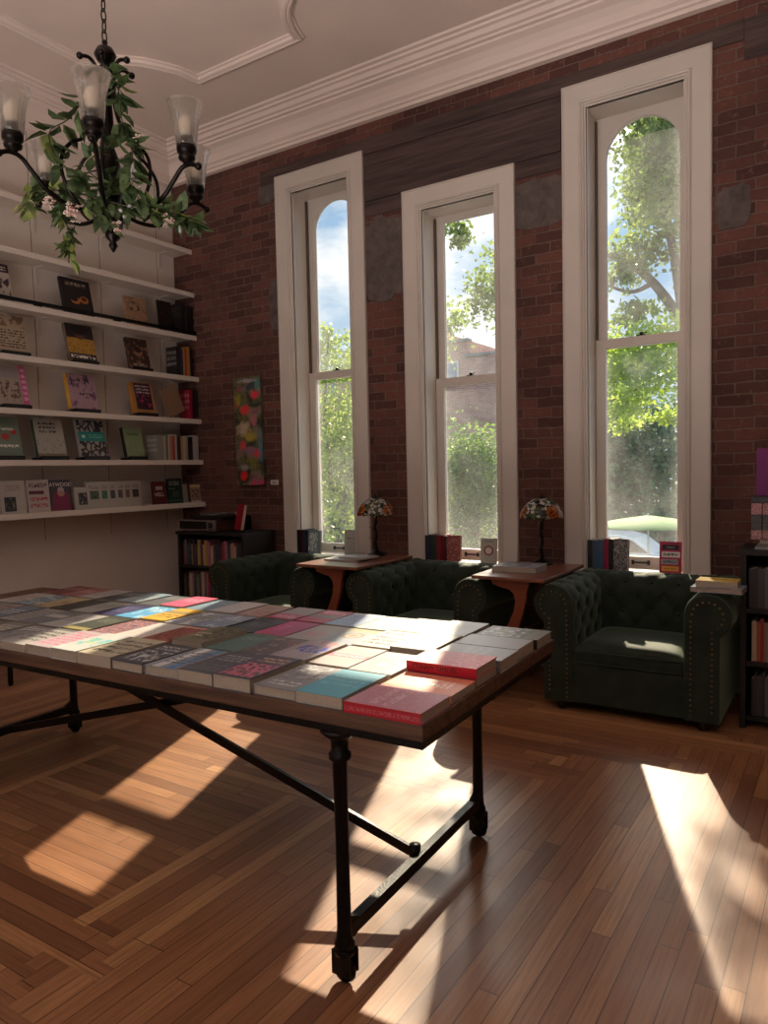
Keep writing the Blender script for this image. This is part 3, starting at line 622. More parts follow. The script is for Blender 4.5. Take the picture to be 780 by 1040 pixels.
cols = [('pale grey zine',(150,148,142),.05),('white thin book',(190,188,180),.018),('olive booklet',(104,110,78),.014),('cream booklet',(196,188,168),.014),('dusty pink paperback',(176,120,110),.022),('red-striped paperback',(160,70,62),.018),('white paperback',(196,192,186),.016),
 ('dark brown book',(58,42,40),.03),('tan paperback',(166,144,110),.02),('pale yellow paperback',(196,178,130),.016),('light grey book',(172,168,164),.02),('black book',(28,26,28),.04),('white tall book',(200,196,192),.026),('speckled white book',(190,176,176),.022)]
spines(5, 4.515, [(a_, b_, c_*1.5) for a_, b_, c_ in cols], .24, 'upright on the poppy shelf near the brick wall', 'spines at the end of the poppy shelf')
# lowest shelf: small white books
def small(y, w, h, mat, lab, dx=-.07, t=.012, tilt=.10): faceout(6, y, w, h, t, mat, lab, None, tilt, dx, hard=False)
small(2.998, .10, .20, cover_mat((196,188,180), [('rect',.3,.8,.1,.4,(120,90,60)), ('text',.1,.9,.55,.85,4,(120,100,80))]), 'pale booklet cut off at the left end of the lowest shelf')
small(3.163, .17, .215, cover_mat((206,200,192), [('rect',.14,.6,.06,.5,(40,38,38)), ('blobin',4,.5,.2,.55,.12,.46,(150,140,132)), ('text',.2,.8,.68,.86,3,(150,120,90))]), 'white book with a small black-and-white portrait low on its cover')
small(3.372, .16, .215, cover_mat((206,190,186), [('text',.1,.9,.72,.95,1,(60,20,34)), ('rect',.08,.75,.55,.66,(92,16,44)), ('text',.08,.9,.1,.5,2,(168,44,70))]), 'white book with large hand-painted crimson letters')
o = faceout(6, 3.566, .16, .215, .014, cover_mat((62,56,62), [('circle',.5,.36,.42,(120,20,66)), ('rect',0,1,0,.18,(112,18,62)), ('circle',.5,.56,.17,(176,124,108)), ('circle',.5,.66,.15,(170,160,156)), ('circle',.5,.54,.135,(176,124,108))]), 'dark grey book with a portrait of a person in a magenta coat', None, .10, -.07)
M_ink = plain('white_title_ink', lin(225, 220, 215), .6); M_inkd = plain('black_title_ink', lin(24, 22, 22), .6)
lettering('ATWOOD', .042, M_ink, o, Matrix.Translation((.0936, .208, .0142)), 1.0)
small(3.74, .125, .155, cover_mat((202,196,186), [('rect',.25,.8,.2,.75,(44,40,40)), ('blobin',5,.55,.3,.75,.25,.7,(140,128,120))]), 'small cream book with a framed dark photograph, in front of the white series', -.045)
g6 = [((70,96,78),'green'),((58,120,84),'bright green'),((70,66,70),'grey'),((96,84,80),'brown-grey'),((120,90,80),'tan'),((58,56,60),'charcoal')]
for k, (c, nm) in enumerate(g6):
    y = (3.875,3.97,4.06,4.15,4.235,4.345)[k]
    small(y, .128, .19, cover_mat((204,198,190), [('rect',.22,.8,.34,.66,c), ('blobin',6,.55,.25,.75,.36,.64,(40,38,38)), ('text',.15,.85,.72,.86,2,(110,96,90)), ('text',.15,.85,.1,.25,2,(180,172,164))]), 'thin white book with a %s picture, %s of the overlapping white series' % (nm, ORD[k+1]), -.075-.0145*k)
o = faceout(6, 4.55, .135, .18, .018, cover_mat((84,30,34), [('rect',.25,.75,.62,.78,(170,160,156))]), 'small maroon paperback with white block letters', None, .10, -.06, False)
lettering('HELL', .05, M_ink, o, Matrix.Translation((.079, .088, .0184)), 1.0)
small(4.735, .155, .20, cover_mat((26,44,40), [('text',.15,.85,.72,.9,2,(170,180,176)), ('rect',.3,.75,.25,.5,(50,74,66)), ('rect',.05,.95,.1,.13,(60,120,96)), ('text',.1,.5,.55,.62,1,(150,160,156))]), 'dark green paperback with white lettering, right of the maroon one', -.06)
small(4.88, .09, .15, cover_mat((170,162,150), []), 'plain pale card tucked behind the end book of the lowest shelf', -.11)
small(4.98, .105, .145, cover_mat((150,128,112), [('rect',0,1,.85,1,(196,180,120)), ('blobin',5,.5,.1,.9,.1,.8,(100,74,64)), ('rect',0,1,0,.1,(190,180,170))]), 'small tan illustrated book at the right end of the lowest shelf', -.05)

# ------------------------------------------------------------------ painting and label
def make_painting():
    m, nt, b = newmat('loose_floral_painting'); t = nd(nt, 'ShaderNodeTexCoord'); g = t.outputs['Generated']; sp = nd(nt, 'ShaderNodeSeparateXYZ'); nt.links.new(g, sp.inputs[0])
    mpn = nd(nt, 'ShaderNodeMapping'); mpn.inputs['Scale'].default_value = (1, 1, 3.0); nt.links.new(g, mpn.inputs[0]); v = mpn.outputs[0]
    wrp = nd(nt, 'ShaderNodeVectorMath', operation='ADD'); nz = nt.nodes.new('ShaderNodeTexNoise'); nz.inputs['Scale'].default_value = 3; nt.links.new(v, nz.inputs['Vector'])
    sc = nd(nt, 'ShaderNodeVectorMath', operation='SCALE'); nt.links.new(nz.outputs['Color'], sc.inputs[0]); sc.inputs['Scale'].default_value = .35
    nt.links.new(v, wrp.inputs[0]); nt.links.new(sc.outputs[0], wrp.inputs[1])
    n = noise(nt, wrp.outputs[0], 2.4, 3)
    r = nd(nt, 'ShaderNodeValToRGB'); nt.links.new(n, r.inputs[0]); e = r.color_ramp.elements; e[0].position = .28; e[0].color = lin(24,34,40); e[1].position = .74; e[1].color = lin(130,116,120)
    for p, c in ((.40,(48,54,50)), (.46,(98,92,44)), (.52,(92,92,78)), (.58,(132,118,96)), (.64,(128,72,92))):
        k = e.new(p); k.color = lin(*c)
    col = r.outputs[0]
    x, z = sp.outputs['X'], sp.outputs['Z']
    for cx, cz, rx, rz, c in ((.78,.83,.16,.036,(232,40,70)),(.42,.70,.2,.045,(220,34,50)),(.28,.38,.10,.05,(224,44,66)),(.82,.29,.16,.035,(226,36,80)),(.24,.07,.3,.05,(20,26,26)),(.27,.085,.15,.04,(236,40,40)),(.66,.02,.1,.03,(220,50,90)),(.9,.02,.1,.03,(210,40,100)),(.25,.9,.12,.03,(150,50,96)),(.1,.75,.1,.03,(170,60,60)),(.93,.35,.07,.16,(70,130,150)),(.9,.93,.1,.06,(70,130,130)),(.6,.9,.14,.03,(30,46,84)),(.5,.96,.3,.02,(170,160,170)),(.35,.52,.25,.07,(190,170,140)),(.55,.45,.2,.05,(176,160,50)),(.15,.8,.14,.05,(160,150,60)),(.6,.2,.25,.05,(120,120,50)),(.7,.6,.14,.06,(180,100,110)),(.3,.17,.2,.03,(160,150,150)),(.55,.32,.16,.04,(150,100,130))):
        a = math_(nt, 'DIVIDE', math_(nt, 'SUBTRACT', x, cx), rx); bq = math_(nt, 'DIVIDE', math_(nt, 'SUBTRACT', z, cz), rz)
        d = math_(nt, 'ADD', math_(nt, 'ADD', math_(nt, 'MULTIPLY', a, a), math_(nt, 'MULTIPLY', bq, bq)), math_(nt, 'MULTIPLY_ADD', noise(nt, v, 4.5, 5, .65), 5.0, -2.4))
        sm = nd(nt, 'ShaderNodeMapRange'); nt.links.new(d, sm.inputs[0]); sm.inputs[1].default_value = 1.6; sm.inputs[2].default_value = .2; sm.inputs[4].default_value = .85; col = mixc(nt, sm.outputs[0], col, lin(*c))
    nt.links.new(col, b.inputs['Base Color']); b.inputs['Roughness'].default_value = .5; return m
r = thing('painting', 'tall narrow abstract painting of red flowers on the brick wall', 'painting', (-4.70, D-.002, 1.835))
mb = MB(); mb.box(-.165, .165, -.036, 0, -.495, .495); o = mb.build('canvas', make_painting(), r, bevel=.003); o.rotation_euler = (0, math.radians(-.8), 0)
mb = MB(); mb.box(-.045, .045, -.006, 0, -.022, .022); mb.box(-.032, .032, -.0065, -.006, -.008, -.004, 1); mb.box(-.032, .022, -.0065, -.006, .004, .008, 1)
o = mb.build('wall_label', [plain('white_card', lin(215, 210, 204), .6), M_inkd]); o.location = (-4.42, D-.012, 1.362); tag(o, 'small white caption card on the brick beside the tall painting', 'label')

# ------------------------------------------------------------------ the long book table
TA = math.radians(1.85); TM = rotz(TA, (-.915, 1.574, 0)); TZ = .80; TL = 3.12; TW = 1.062
t = thing('display_table', 'long plank-topped table on black iron legs covered with books', 'table', TM)
mb = MB()
for k in range(4): mb.box(-TL, 0, k*TW/4+.001, (k+1)*TW/4-.001, TZ-.042, TZ)
mb.build('tabletop', M_tabletop, t, bevel=.003)
mb = MB(); mb.box(-TL+.002, -.002, .003, .015, TZ-.062, TZ-.042); mb.box(-TL+.02, -.02, TW-.032, TW-.02, TZ-.065, TZ-.042); mb.box(-TL+.02, -TL+.032, .032, TW-.032, TZ-.065, TZ-.042); mb.box(-.014, -.002, .015, TW-.032, TZ-.062, TZ-.042)
mb.build('angle_frame', M_iron, t)
LX = (-.288, -2.77); LY = (.046, .985)
zt = TZ-.065
for lx in LX:
    for ly in LY:
        mb = MB(); p = [(.028,.095),(.03,.12),(.024,.13),(.021,.16),(.019,.4),(.022,zt-.09),(.032,zt-.085),(.032,zt-.07),(.024,zt-.065),(.026,zt-.03),(.04,zt-.02),(.055,zt-.006),(.055,zt)]
        mb.lathe(p, (lx, ly, 0), 14); leg = mb.build('leg', M_iron, t)
        mb = MB(); mb.lathe([(.012,-.014),(.03,-.012),(.036,0),(.03,.012),(.012,.014)], (0,0,0), 16, M=Matrix.Translation((lx, ly, .036)) @ Matrix.Rotation(PI/2, 4, 'X'))
        mb.box(lx-.03, lx+.03, ly-.024, ly-.017, .03, .1); mb.box(lx-.03, lx+.03, ly+.017, ly+.024, .03, .1); mb.lathe([(.03,.085),(.032,.1),(.02,.112)], (lx, ly, 0), 12)
        mb.build('caster', M_iron, leg)
    mb = MB(); mb.bar((lx, LY[0], .145), (lx, LY[1], .145), .03, .04); mb.build('stretcher', M_iron, t)
    mb = MB(); mb.bar((lx, LY[0], zt-.012), (lx, LY[1], zt-.012), .04, .024); mb.build('top_bearer', M_iron, t)
    for sy in (-1, 1):
        ly = LY[0] if sy < 0 else LY[1]
        mb = MB(); mb.prism([(ly, .11), (ly-sy*.012, .19), (ly-sy*.05, .17), (ly-sy*.08, .155), (ly-sy*.08, .13)], lx-.013, lx+.013, Matrix(((0,0,1,0),(1,0,0,0),(0,1,0,0),(0,0,0,1)))); mb.build('gusset', M_iron, t)
ym = (LY[0]+LY[1])/2
mb = MB(); mb.bar((LX[0], ym-.012, .150), (-2.35, ym-.012, zt-.03), .014, .034); mb.bar((-2.35, ym-.012, zt-.03), (-2.5, ym-.012, zt), .014, .034); mb.lathe([(.02,-.03),(.02,.03)], (LX[0]-.02, ym-.012, .155), 10); mb.build('brace', M_iron, t)
mb = MB(); mb.bar((LX[1], ym+.012, .150), (-.72, ym+.012, zt-.03), .014, .034); mb.bar((-.72, ym+.012, zt-.03), (-.57, ym+.012, zt), .014, .034); mb.build('brace', M_iron, t)
# second table, only its near leg shows past the long one
t2 = thing('side_table', 'small black-legged table beyond the far left end of the book table', 'table', (-5.24, 2.56, 0))
mb = MB(); mb.box(-.30, .30, -.29, .29, .57, .60); mb.build('tabletop', M_darkwood, t2, bevel=.004)
for sx in (-1, 1):
    for sy in (-1, 1):
        mb = MB(); mb.lathe([(.014,0),(.018,.02),(.016,.3),(.02,.57)], (sx*.272, sy*.262, 0), 10); mb.build('leg', M_iron, t2)

# books on the table. columns from the right end; each row front to back
_bk = 0
def tbook(x, y, w, h, th, mat, lab, ang=0, z=0, hard=True):
    M = TM @ Matrix.Translation((x, y, TZ+.0004+z)) @ Matrix.Rotation(ang, 4, 'Z')
    return book(lab, M, w, h, th, mat, 'books laid out on the long table', hard=hard)
# right-hand column, spines to the front
A90 = PI/2
M_redpat = cover_mat((176,96,120), [('lines',26,.06,(190,150,165)), ('text',.1,.9,.4,.75,2,(200,160,172)), ('blobin',9,.56,.08,.92,.05,.4,(186,130,148))], spine=(176,24,44), stext=(190,90,100))
b1 = tbook(-.006, .004, .172, .236, .030, M_redpat, 'red patterned hardback at the near right corner of the book table', A90)
lettering('MCEWEN', .02, plain('faded_title', lin(200,120,130),.6), b1, axes((0,-1,0),(0,0,1),(-1,0,0),(-.0006,.118,.015))) if False else None
b2 = tbook(-.010, .188, .165, .232, .024, cover_mat((226,140,112), [('blobin',7,.5,.3,.75,.3,.8,(240,222,206)), ('text',.35,.7,.15,.3,2,(240,220,206))]), 'coral paperback with white handwriting behind the red patterned hardback', A90, hard=False)
M_b3 = cover_mat((210,84,108), [('lines',8,.04,(220,150,160)), ('grad',(176,150,160))], spine=(190,16,46))
tbook(-.012, .362, .158, .232, .026, cover_mat((150,60,70), []), 'paperback mostly hidden beneath the red-spined hardback', A90, hard=False)
b3 = tbook(-.010, .360, .162, .236, .030, M_b3, 'bright red hardback with black spine lettering, stacked on another book', A90, .027)
[lettering(w_, .021, M_inkd, b3, axes((0,-1,0),(0,0,1),(-1,0,0),(-.0004,y_,.015)), 1.0) for w_, y_ in (('CONNY', .178), ('UMDEL', .095))]
tbook(-.004, .536, .156, .240, .040, cover_mat((188,192,200), [('text',.12,.88,.3,.7,3,(172,176,186))], spine=(120,116,116)), 'plain pale grey hardback behind the bright red one', A90)
tbook(-.008, .700, .152, .236, .040, cover_mat((190,194,202), [('text',.2,.8,.2,.5,4,(165,170,180))]), 'plain pale grey paperback before the black-spined book at the far corner', A90, hard=False)
tbook(-.004, .878, .165, .236, .034, cover_mat((140,146,140), [('blobin',8,.5,.05,.95,.3,.95,(196,204,206)), ('text',.1,.85,.2,.5,2,(90,96,94))], spine=(26,26,28)), 'grey-green hardback with a black spine at the far right table corner', A90)
# one entry: (width, height, thickness, base, layers, description)
def T(c, x0=.12, x1=.88, y0=.6, y1=.9, n=3): return ('text', x0, x1, y0, y1, n, c)
cols_ = [
 [(.158,.245,.034,(78,158,182),[T((110,178,198),.1,.9,.35,.8,3)],'turquoise hardback'), (.158,.24,.03,(196,186,186),[('circle',.45,.38,.26,(150,140,140)),('circle',.45,.38,.15,(196,186,186)),T((170,120,130))],'warm grey book with a grey ring motif'),
  (.158,.24,.045,(206,202,196),[T((150,146,142),.1,.9,.15,.85,5)],'thick off-white book with a dark red spine',(88,30,40)), (.158,.24,.04,(206,212,218),[('blob',3,.55,(178,188,200)),T((160,164,170),.2,.8,.5,.8,2)],'white book with a pale cloudy cover')],
 [(.155,.25,.03,(140,140,146),[('blobin',4,.5,0,1,.45,1,(196,196,198)),('blobin',6,.55,.2,.9,.1,.6,(104,104,110)),T((200,200,200),.15,.85,.1,.3,2)],'grey photographic book'), (.155,.245,.032,(202,192,192),[('rect',0,1,.42,.58,(222,110,124)),('text',.1,.9,.45,.56,1,(240,200,204)),('blobin',5,.52,0,1,.6,1,(160,150,150))],'pale grey book with a pink stripe'),
  (.155,.25,.034,(214,210,206),[('text',.1,.95,.72,.92,1,(190,40,110)),('text',.1,.95,.12,.66,3,(60,40,48))],'white book with magenta and black capitals'), (.155,.24,.032,(214,210,200),[('blobin',5,.5,.2,.8,.3,.75,(200,170,160)),T((190,120,130),.1,.9,.06,.2,2)],'cream book with a red edge',(190,34,66))],
 [(.152,.25,.046,(84,86,100),[('blobin',10,.46,.1,.95,.05,.6,(196,112,134)),T((198,160,140),.2,.9,.66,.9,2)],'thick slate book with a pink dotted pattern'), (.152,.245,.04,(178,170,178),[('blobin',5,.46,.2,.95,.35,.7,(56,54,168)),('blobin',6,.5,.1,.9,.7,1,(184,104,110)),('rect',0,.2,0,1,(150,140,146))],'white book splashed with cobalt blue'),
  (.152,.245,.03,(150,162,178),[('circle',.5,.55,.3,(132,116,96)),('circle',.5,.55,.2,(176,156,140)),('circle',.5,.55,.12,(130,112,100)),('rect',0,1,.78,1,(150,148,112))],'blue-grey book with a brown ring'), (.152,.24,.03,(220,224,212),[('circle',.5,.45,.3,(190,198,196)),('circle',.62,.4,.12,(216,160,160))],'pale green-white book with a faint figure')],
 [(.15,.25,.038,(88,90,100),[T((160,160,166),.15,.9,.55,.85,3),T((120,122,130),.1,.9,.1,.4,4)],'dark grey book with silver lettering'), (.15,.24,.032,(96,92,96),[('blob',6,.56,(160,140,140)),('blobin',5,.55,.2,.9,.6,1,(150,84,96))],'charcoal book with pale flowers'),
  (.15,.245,.028,(176,172,176),[T((190,110,126),.2,.8,.25,.55,4),('rect',0,1,.0,.08,(150,146,150))],'light grey book with pink lettering'), (.15,.24,.03,(150,172,208),[('dots',12,.22,(70,90,140)),('rect',0,1,.84,1,(190,200,214))],'sky blue dotted book')],
 [(.15,.25,.032,(150,156,166),[('rect',.2,.42,0,1,(206,210,212)),('rect',.6,.8,0,1,(92,134,176)),('text',.2,.95,.2,.8,5,(90,90,96))],'grey book with white and blue stripes'), (.15,.245,.03,(94,120,118),[T((140,160,158),.2,.8,.65,.85,2)],'plain grey-teal book'),
  (.15,.24,.03,(178,86,130),[T((206,150,176),.2,.8,.3,.7,3),('rect',.5,1,0,1,(160,80,124))],'magenta paperback'), (.15,.24,.03,(168,64,104),[('rect',0,1,.35,.6,(120,112,122)),T((220,170,190),.1,.9,.7,.9,2)],'deep pink book with a grey band')],
 [(.15,.25,.034,(76,80,88),[('blobin',7,.5,.1,.95,.1,.6,(196,198,200)),T((190,190,190),.15,.9,.66,.9,2)],'dark grey book with torn white shapes'), (.15,.245,.046,(122,120,100),[('blobin',11,.48,.3,.95,.2,.95,(40,40,36)),T((200,196,180),.05,.5,.3,.6,2)],'thick olive book with black leaf pattern'),
  (.15,.24,.03,(72,82,92),[T((120,130,138),.2,.8,.4,.7,3)],'plain slate blue book'), (.15,.24,.032,(170,164,168),[('rect',0,1,.0,.4,(160,64,104)),T((220,200,206),.1,.9,.1,.3,2)],'half grey half magenta book')],
 [(.17,.25,.04,(222,214,188),[('text',.08,.95,.15,.85,4,(70,64,58))],'cream book with rows of black lettering'), (.15,.245,.03,(158,92,84),[('blobin',9,.5,.05,.95,.1,.95,(96,60,56)),('rect',0,1,.9,1,(200,150,140))],'red-brown patterned book'),
  (.15,.24,.03,(140,156,178),[('blob',4,.55,(196,204,212)),T((220,224,226),.2,.8,.65,.85,2)],'blue-grey book with white flecks'), (.15,.24,.03,(190,170,162),[('blobin',5,.5,.1,.9,.0,.5,(168,104,124)),T((150,130,124),.2,.8,.6,.85,2)],'blush pink book with a darker lower half',(150,30,56))],
 [(.14,.25,.04,(232,236,234),[('blobin',4,.5,.1,.95,.3,.7,(120,190,190)),('blobin',6,.55,.2,.8,.4,.7,(170,200,110))],'white book with green and turquoise washes'), (.15,.245,.03,(236,234,230),[T((190,180,176),.15,.85,.1,.5,4)],'plain white paperback'),
  (.15,.24,.03,(170,178,188),[('text',.1,.9,.4,.8,3,(110,96,70)),('blob',4,.55,(210,214,216))],'silver book with bronze lettering'), (.15,.24,.034,(228,226,228),[T((200,196,200),.2,.8,.3,.8,3)],'glossy white book')],
 [(.15,.25,.036,(214,200,206),[('text',.1,.95,.12,.9,6,(206,104,142))],'white book filled with pink lettering'), (.15,.245,.028,(170,120,124),[('blob',12,.5,(60,64,86)),('dots',16,.2,(216,200,190))],'book speckled in red, blue and white'),
  (.15,.24,.034,(214,172,66),[('rect',0,1,.55,.75,(160,140,96)),T((110,84,40),.15,.85,.2,.5,2)],'golden yellow book'), (.15,.24,.03,(130,154,172),[T((180,192,200),.15,.85,.6,.85,2)],'dusty blue book')],
 [(.16,.25,.03,(196,194,190),[('text',.08,.92,.2,.85,4,(70,66,66)),('rect',0,1,.9,1,(110,110,112))],'white book with heavy dark lettering'), (.15,.245,.03,(66,72,64),[T((120,124,110),.15,.85,.55,.85,3),('rect',0,1,0,.15,(150,140,90))],'dark olive book'),
  (.15,.24,.03,(92,166,214),[('blob',4,.52,(164,206,228)),T((220,230,236),.2,.8,.65,.85,2)],'bright sky blue book'), (.15,.24,.036,(222,92,124),[T((240,180,196),.15,.85,.45,.75,2)],'bright pink book')],
 [(.15,.25,.028,(148,148,150),[('blobin',5,.5,0,1,.2,.8,(84,84,90)),T((210,210,208),.1,.9,.7,.9,2)],'grey mottled book'), (.15,.245,.03,(186,186,184),[('text',.2,.8,.4,.7,2,(104,104,112))],'light grey book with a centred title'),
  (.15,.24,.03,(54,52,92),[T((110,110,150),.15,.85,.3,.8,5)],'navy blue book'), (.15,.24,.03,(92,96,100),[T((150,150,152),.1,.9,.6,.9,3)],'slate grey paperback')],
 [(.15,.25,.03,(120,118,112),[T((190,188,180),.1,.9,.2,.85,5)],'taupe book with pale lettering'), (.15,.245,.03,(104,106,112),[('rect',.1,.9,.5,.7,(180,180,178))],'grey book with a white panel'),
  (.15,.24,.03,(172,172,166),[T((96,94,90),.15,.85,.35,.75,3)],'pale grey book with dark lettering'), (.15,.24,.034,(170,184,190),[('blobin',4,.5,0,1,.5,1,(110,150,170))],'pale blue watercolour book')],
 [(.15,.25,.03,(88,80,76),[T((170,160,150),.1,.9,.55,.9,2)],'brown-grey book'), (.15,.245,.028,(160,160,158),[('text',.1,.9,.1,.9,7,(90,88,88))],'newsprint-like grey book'), (.15,.24,.03,(60,62,58),[('dots',9,.16,(150,150,130))],'black-green dotted book'), (.15,.24,.03,(66,66,70),[T((170,170,168),.2,.8,.5,.85,3)],'charcoal paperback')],
 [(.15,.25,.03,(166,152,140),[('rect',.1,.9,.15,.55,(90,80,80))],'beige book with a dark picture'), (.15,.245,.03,(96,110,126),[T((190,196,200),.1,.9,.3,.7,3)],'steel blue book'), (.15,.24,.03,(178,162,126),[('blobin',6,.5,0,1,0,.6,(120,104,80))],'sand-coloured book'), (.15,.24,.03,(190,186,182),[T((110,104,100),.1,.9,.25,.8,4)],'off-white book with grey lettering')],
 [(.15,.25,.03,(70,74,84),[T((150,154,160),.1,.9,.2,.8,4)],'blue-black book'), (.15,.245,.03,(150,136,128),[T((70,60,56),.15,.85,.5,.9,2)],'mushroom-coloured book'), (.15,.24,.03,(90,120,140),[('blob',5,.52,(190,196,196))],'blue and white marbled book'), (.15,.24,.03,(150,98,96),[T((210,180,176),.1,.9,.4,.7,2)],'dusty red book')],
 [(.15,.25,.03,(150,120,116),[('rect',0,1,.6,1,(90,30,34))],'book half maroon half pink-grey'), (.15,.245,.03,(120,126,130),[T((60,60,64),.1,.9,.3,.8,3)],'mid grey book'), (.15,.24,.03,(196,190,184),[('blobin',5,.5,.1,.9,.2,.8,(150,130,124))],'ivory book with a faint picture'), (.15,.24,.03,(112,60,62),[T((190,150,146),.1,.9,.5,.8,2)],'wine red book')],
]
x = -.250; rg = random.Random(11)
for ci, colm in enumerate(cols_):
    wmax = max(e[0] for e in colm); x -= wmax+.0045; y = .006+rg.uniform(0, .012)
    if x < -TL+.002: break
    for ri, e in enumerate(colm):
        w, h, th, base, lay, desc = e[:6]; spn = e[6] if len(e) > 6 else None
        extra = (TW-.012-sum(q[1] for q in colm))/4
        tbook(x+rg.uniform(0, .002), y, w, h, th, cover_mat(base, lay, spine=spn), '%s, %s row, %s column from table\'s right' % (desc, ('front', 'second', 'third', 'back')[ri], ORD[ci+2]), rg.uniform(-.006, .006), hard=(ri+ci) % 3 != 0)
        y += h+extra+rg.uniform(0, .001)
XTAB_END = x
# ------------------------------------------------------------------ chesterfield armchairs
CH = .755; HI = .305; RA = .12; CHD = .82
def tuft(u, v, a, b, depth=.020):
    p = u/a; q = v/b
    def fr(t): return abs(t-round(t))
    cr = max(math.exp(-(fr(p+q)/.10)**2), math.exp(-(fr(p-q)/.10)**2))
    k = math.exp(-((fr(p+q)**2+fr(p-q)**2)/.022))
    return -(.30*cr+.9*k)*depth
def roll_profile():
    """(outward offset from inner face, height) from seat up, over the roll and down the outside"""
    P = [(0, .28+.345*i/16) for i in range(17)]
    cz = CH-RA; cx = RA
    P += [(cx-RA*math.cos(a), cz+RA*math.sin(a)) for a in [PI*1.22*i/24 for i in range(0, 25)]]
    P += [(.178, cz-.10), (.178, .30), (.178, .06)]
    return P
RP = roll_profile()
def rolled(length, n, fmap, s_along, buttons):
    """padded rolled panel; fmap(outward, along, z)"""
    mb = MB(); S = [0]
    for i in range(1, len(RP)): S.append(S[-1]+math.hypot(RP[i][0]-RP[i-1][0], RP[i][1]-RP[i-1][1]))
    vs = []; fs = []
    a, b = .165, .19
    for i, (o, z) in enumerate(RP):
        p0 = RP[max(i-1, 0)]; p1 = RP[min(i+1, len(RP)-1)]; t = Vector((p1[0]-p0[0], p1[1]-p0[1])).normalized(); nx, nz = -t.y, t.x
        for k in range(n+1):
            y = length*k/n; d = 0
            if i < 36:
                w = min(1, S[i]/.10)*min(1, max(0, (36-i)/8)); w *= min(1, k/3, (n-k)/3)
                d = tuft(y-s_along, S[i]-.245, a, b)*w + .006*w
            vs.append(fmap(o+nx*d, y, z+nz*d))
    for i in range(len(RP)-1):
        for k in range(n): q = i*(n+1)+k; fs.append((q, q+1, q+n+2, q+n+1))
    mb.add(vs, fs, 0, True)
    return mb, S, a, b
def point_at(S, s):
    for i in range(1, len(S)):
        if S[i] >= s:
            f = (s-S[i-1])/(S[i]-S[i-1]); p0, p1 = RP[i-1], RP[i]; t = Vector((p1[0]-p0[0], p1[1]-p0[1])).normalized()
            return p0[0]+(p1[0]-p0[0])*f, p0[1]+(p1[1]-p0[1])*f, -t.y, t.x
M_leg = plain('dark_turned_foot', lin(24, 18, 15), .35)
_nb = MB(); _nb.sphere((0,0,0), .0068, 0, 8, 4, (1, .6, 1)); NAIL = _nb.mesh('nail_head', M_nail)
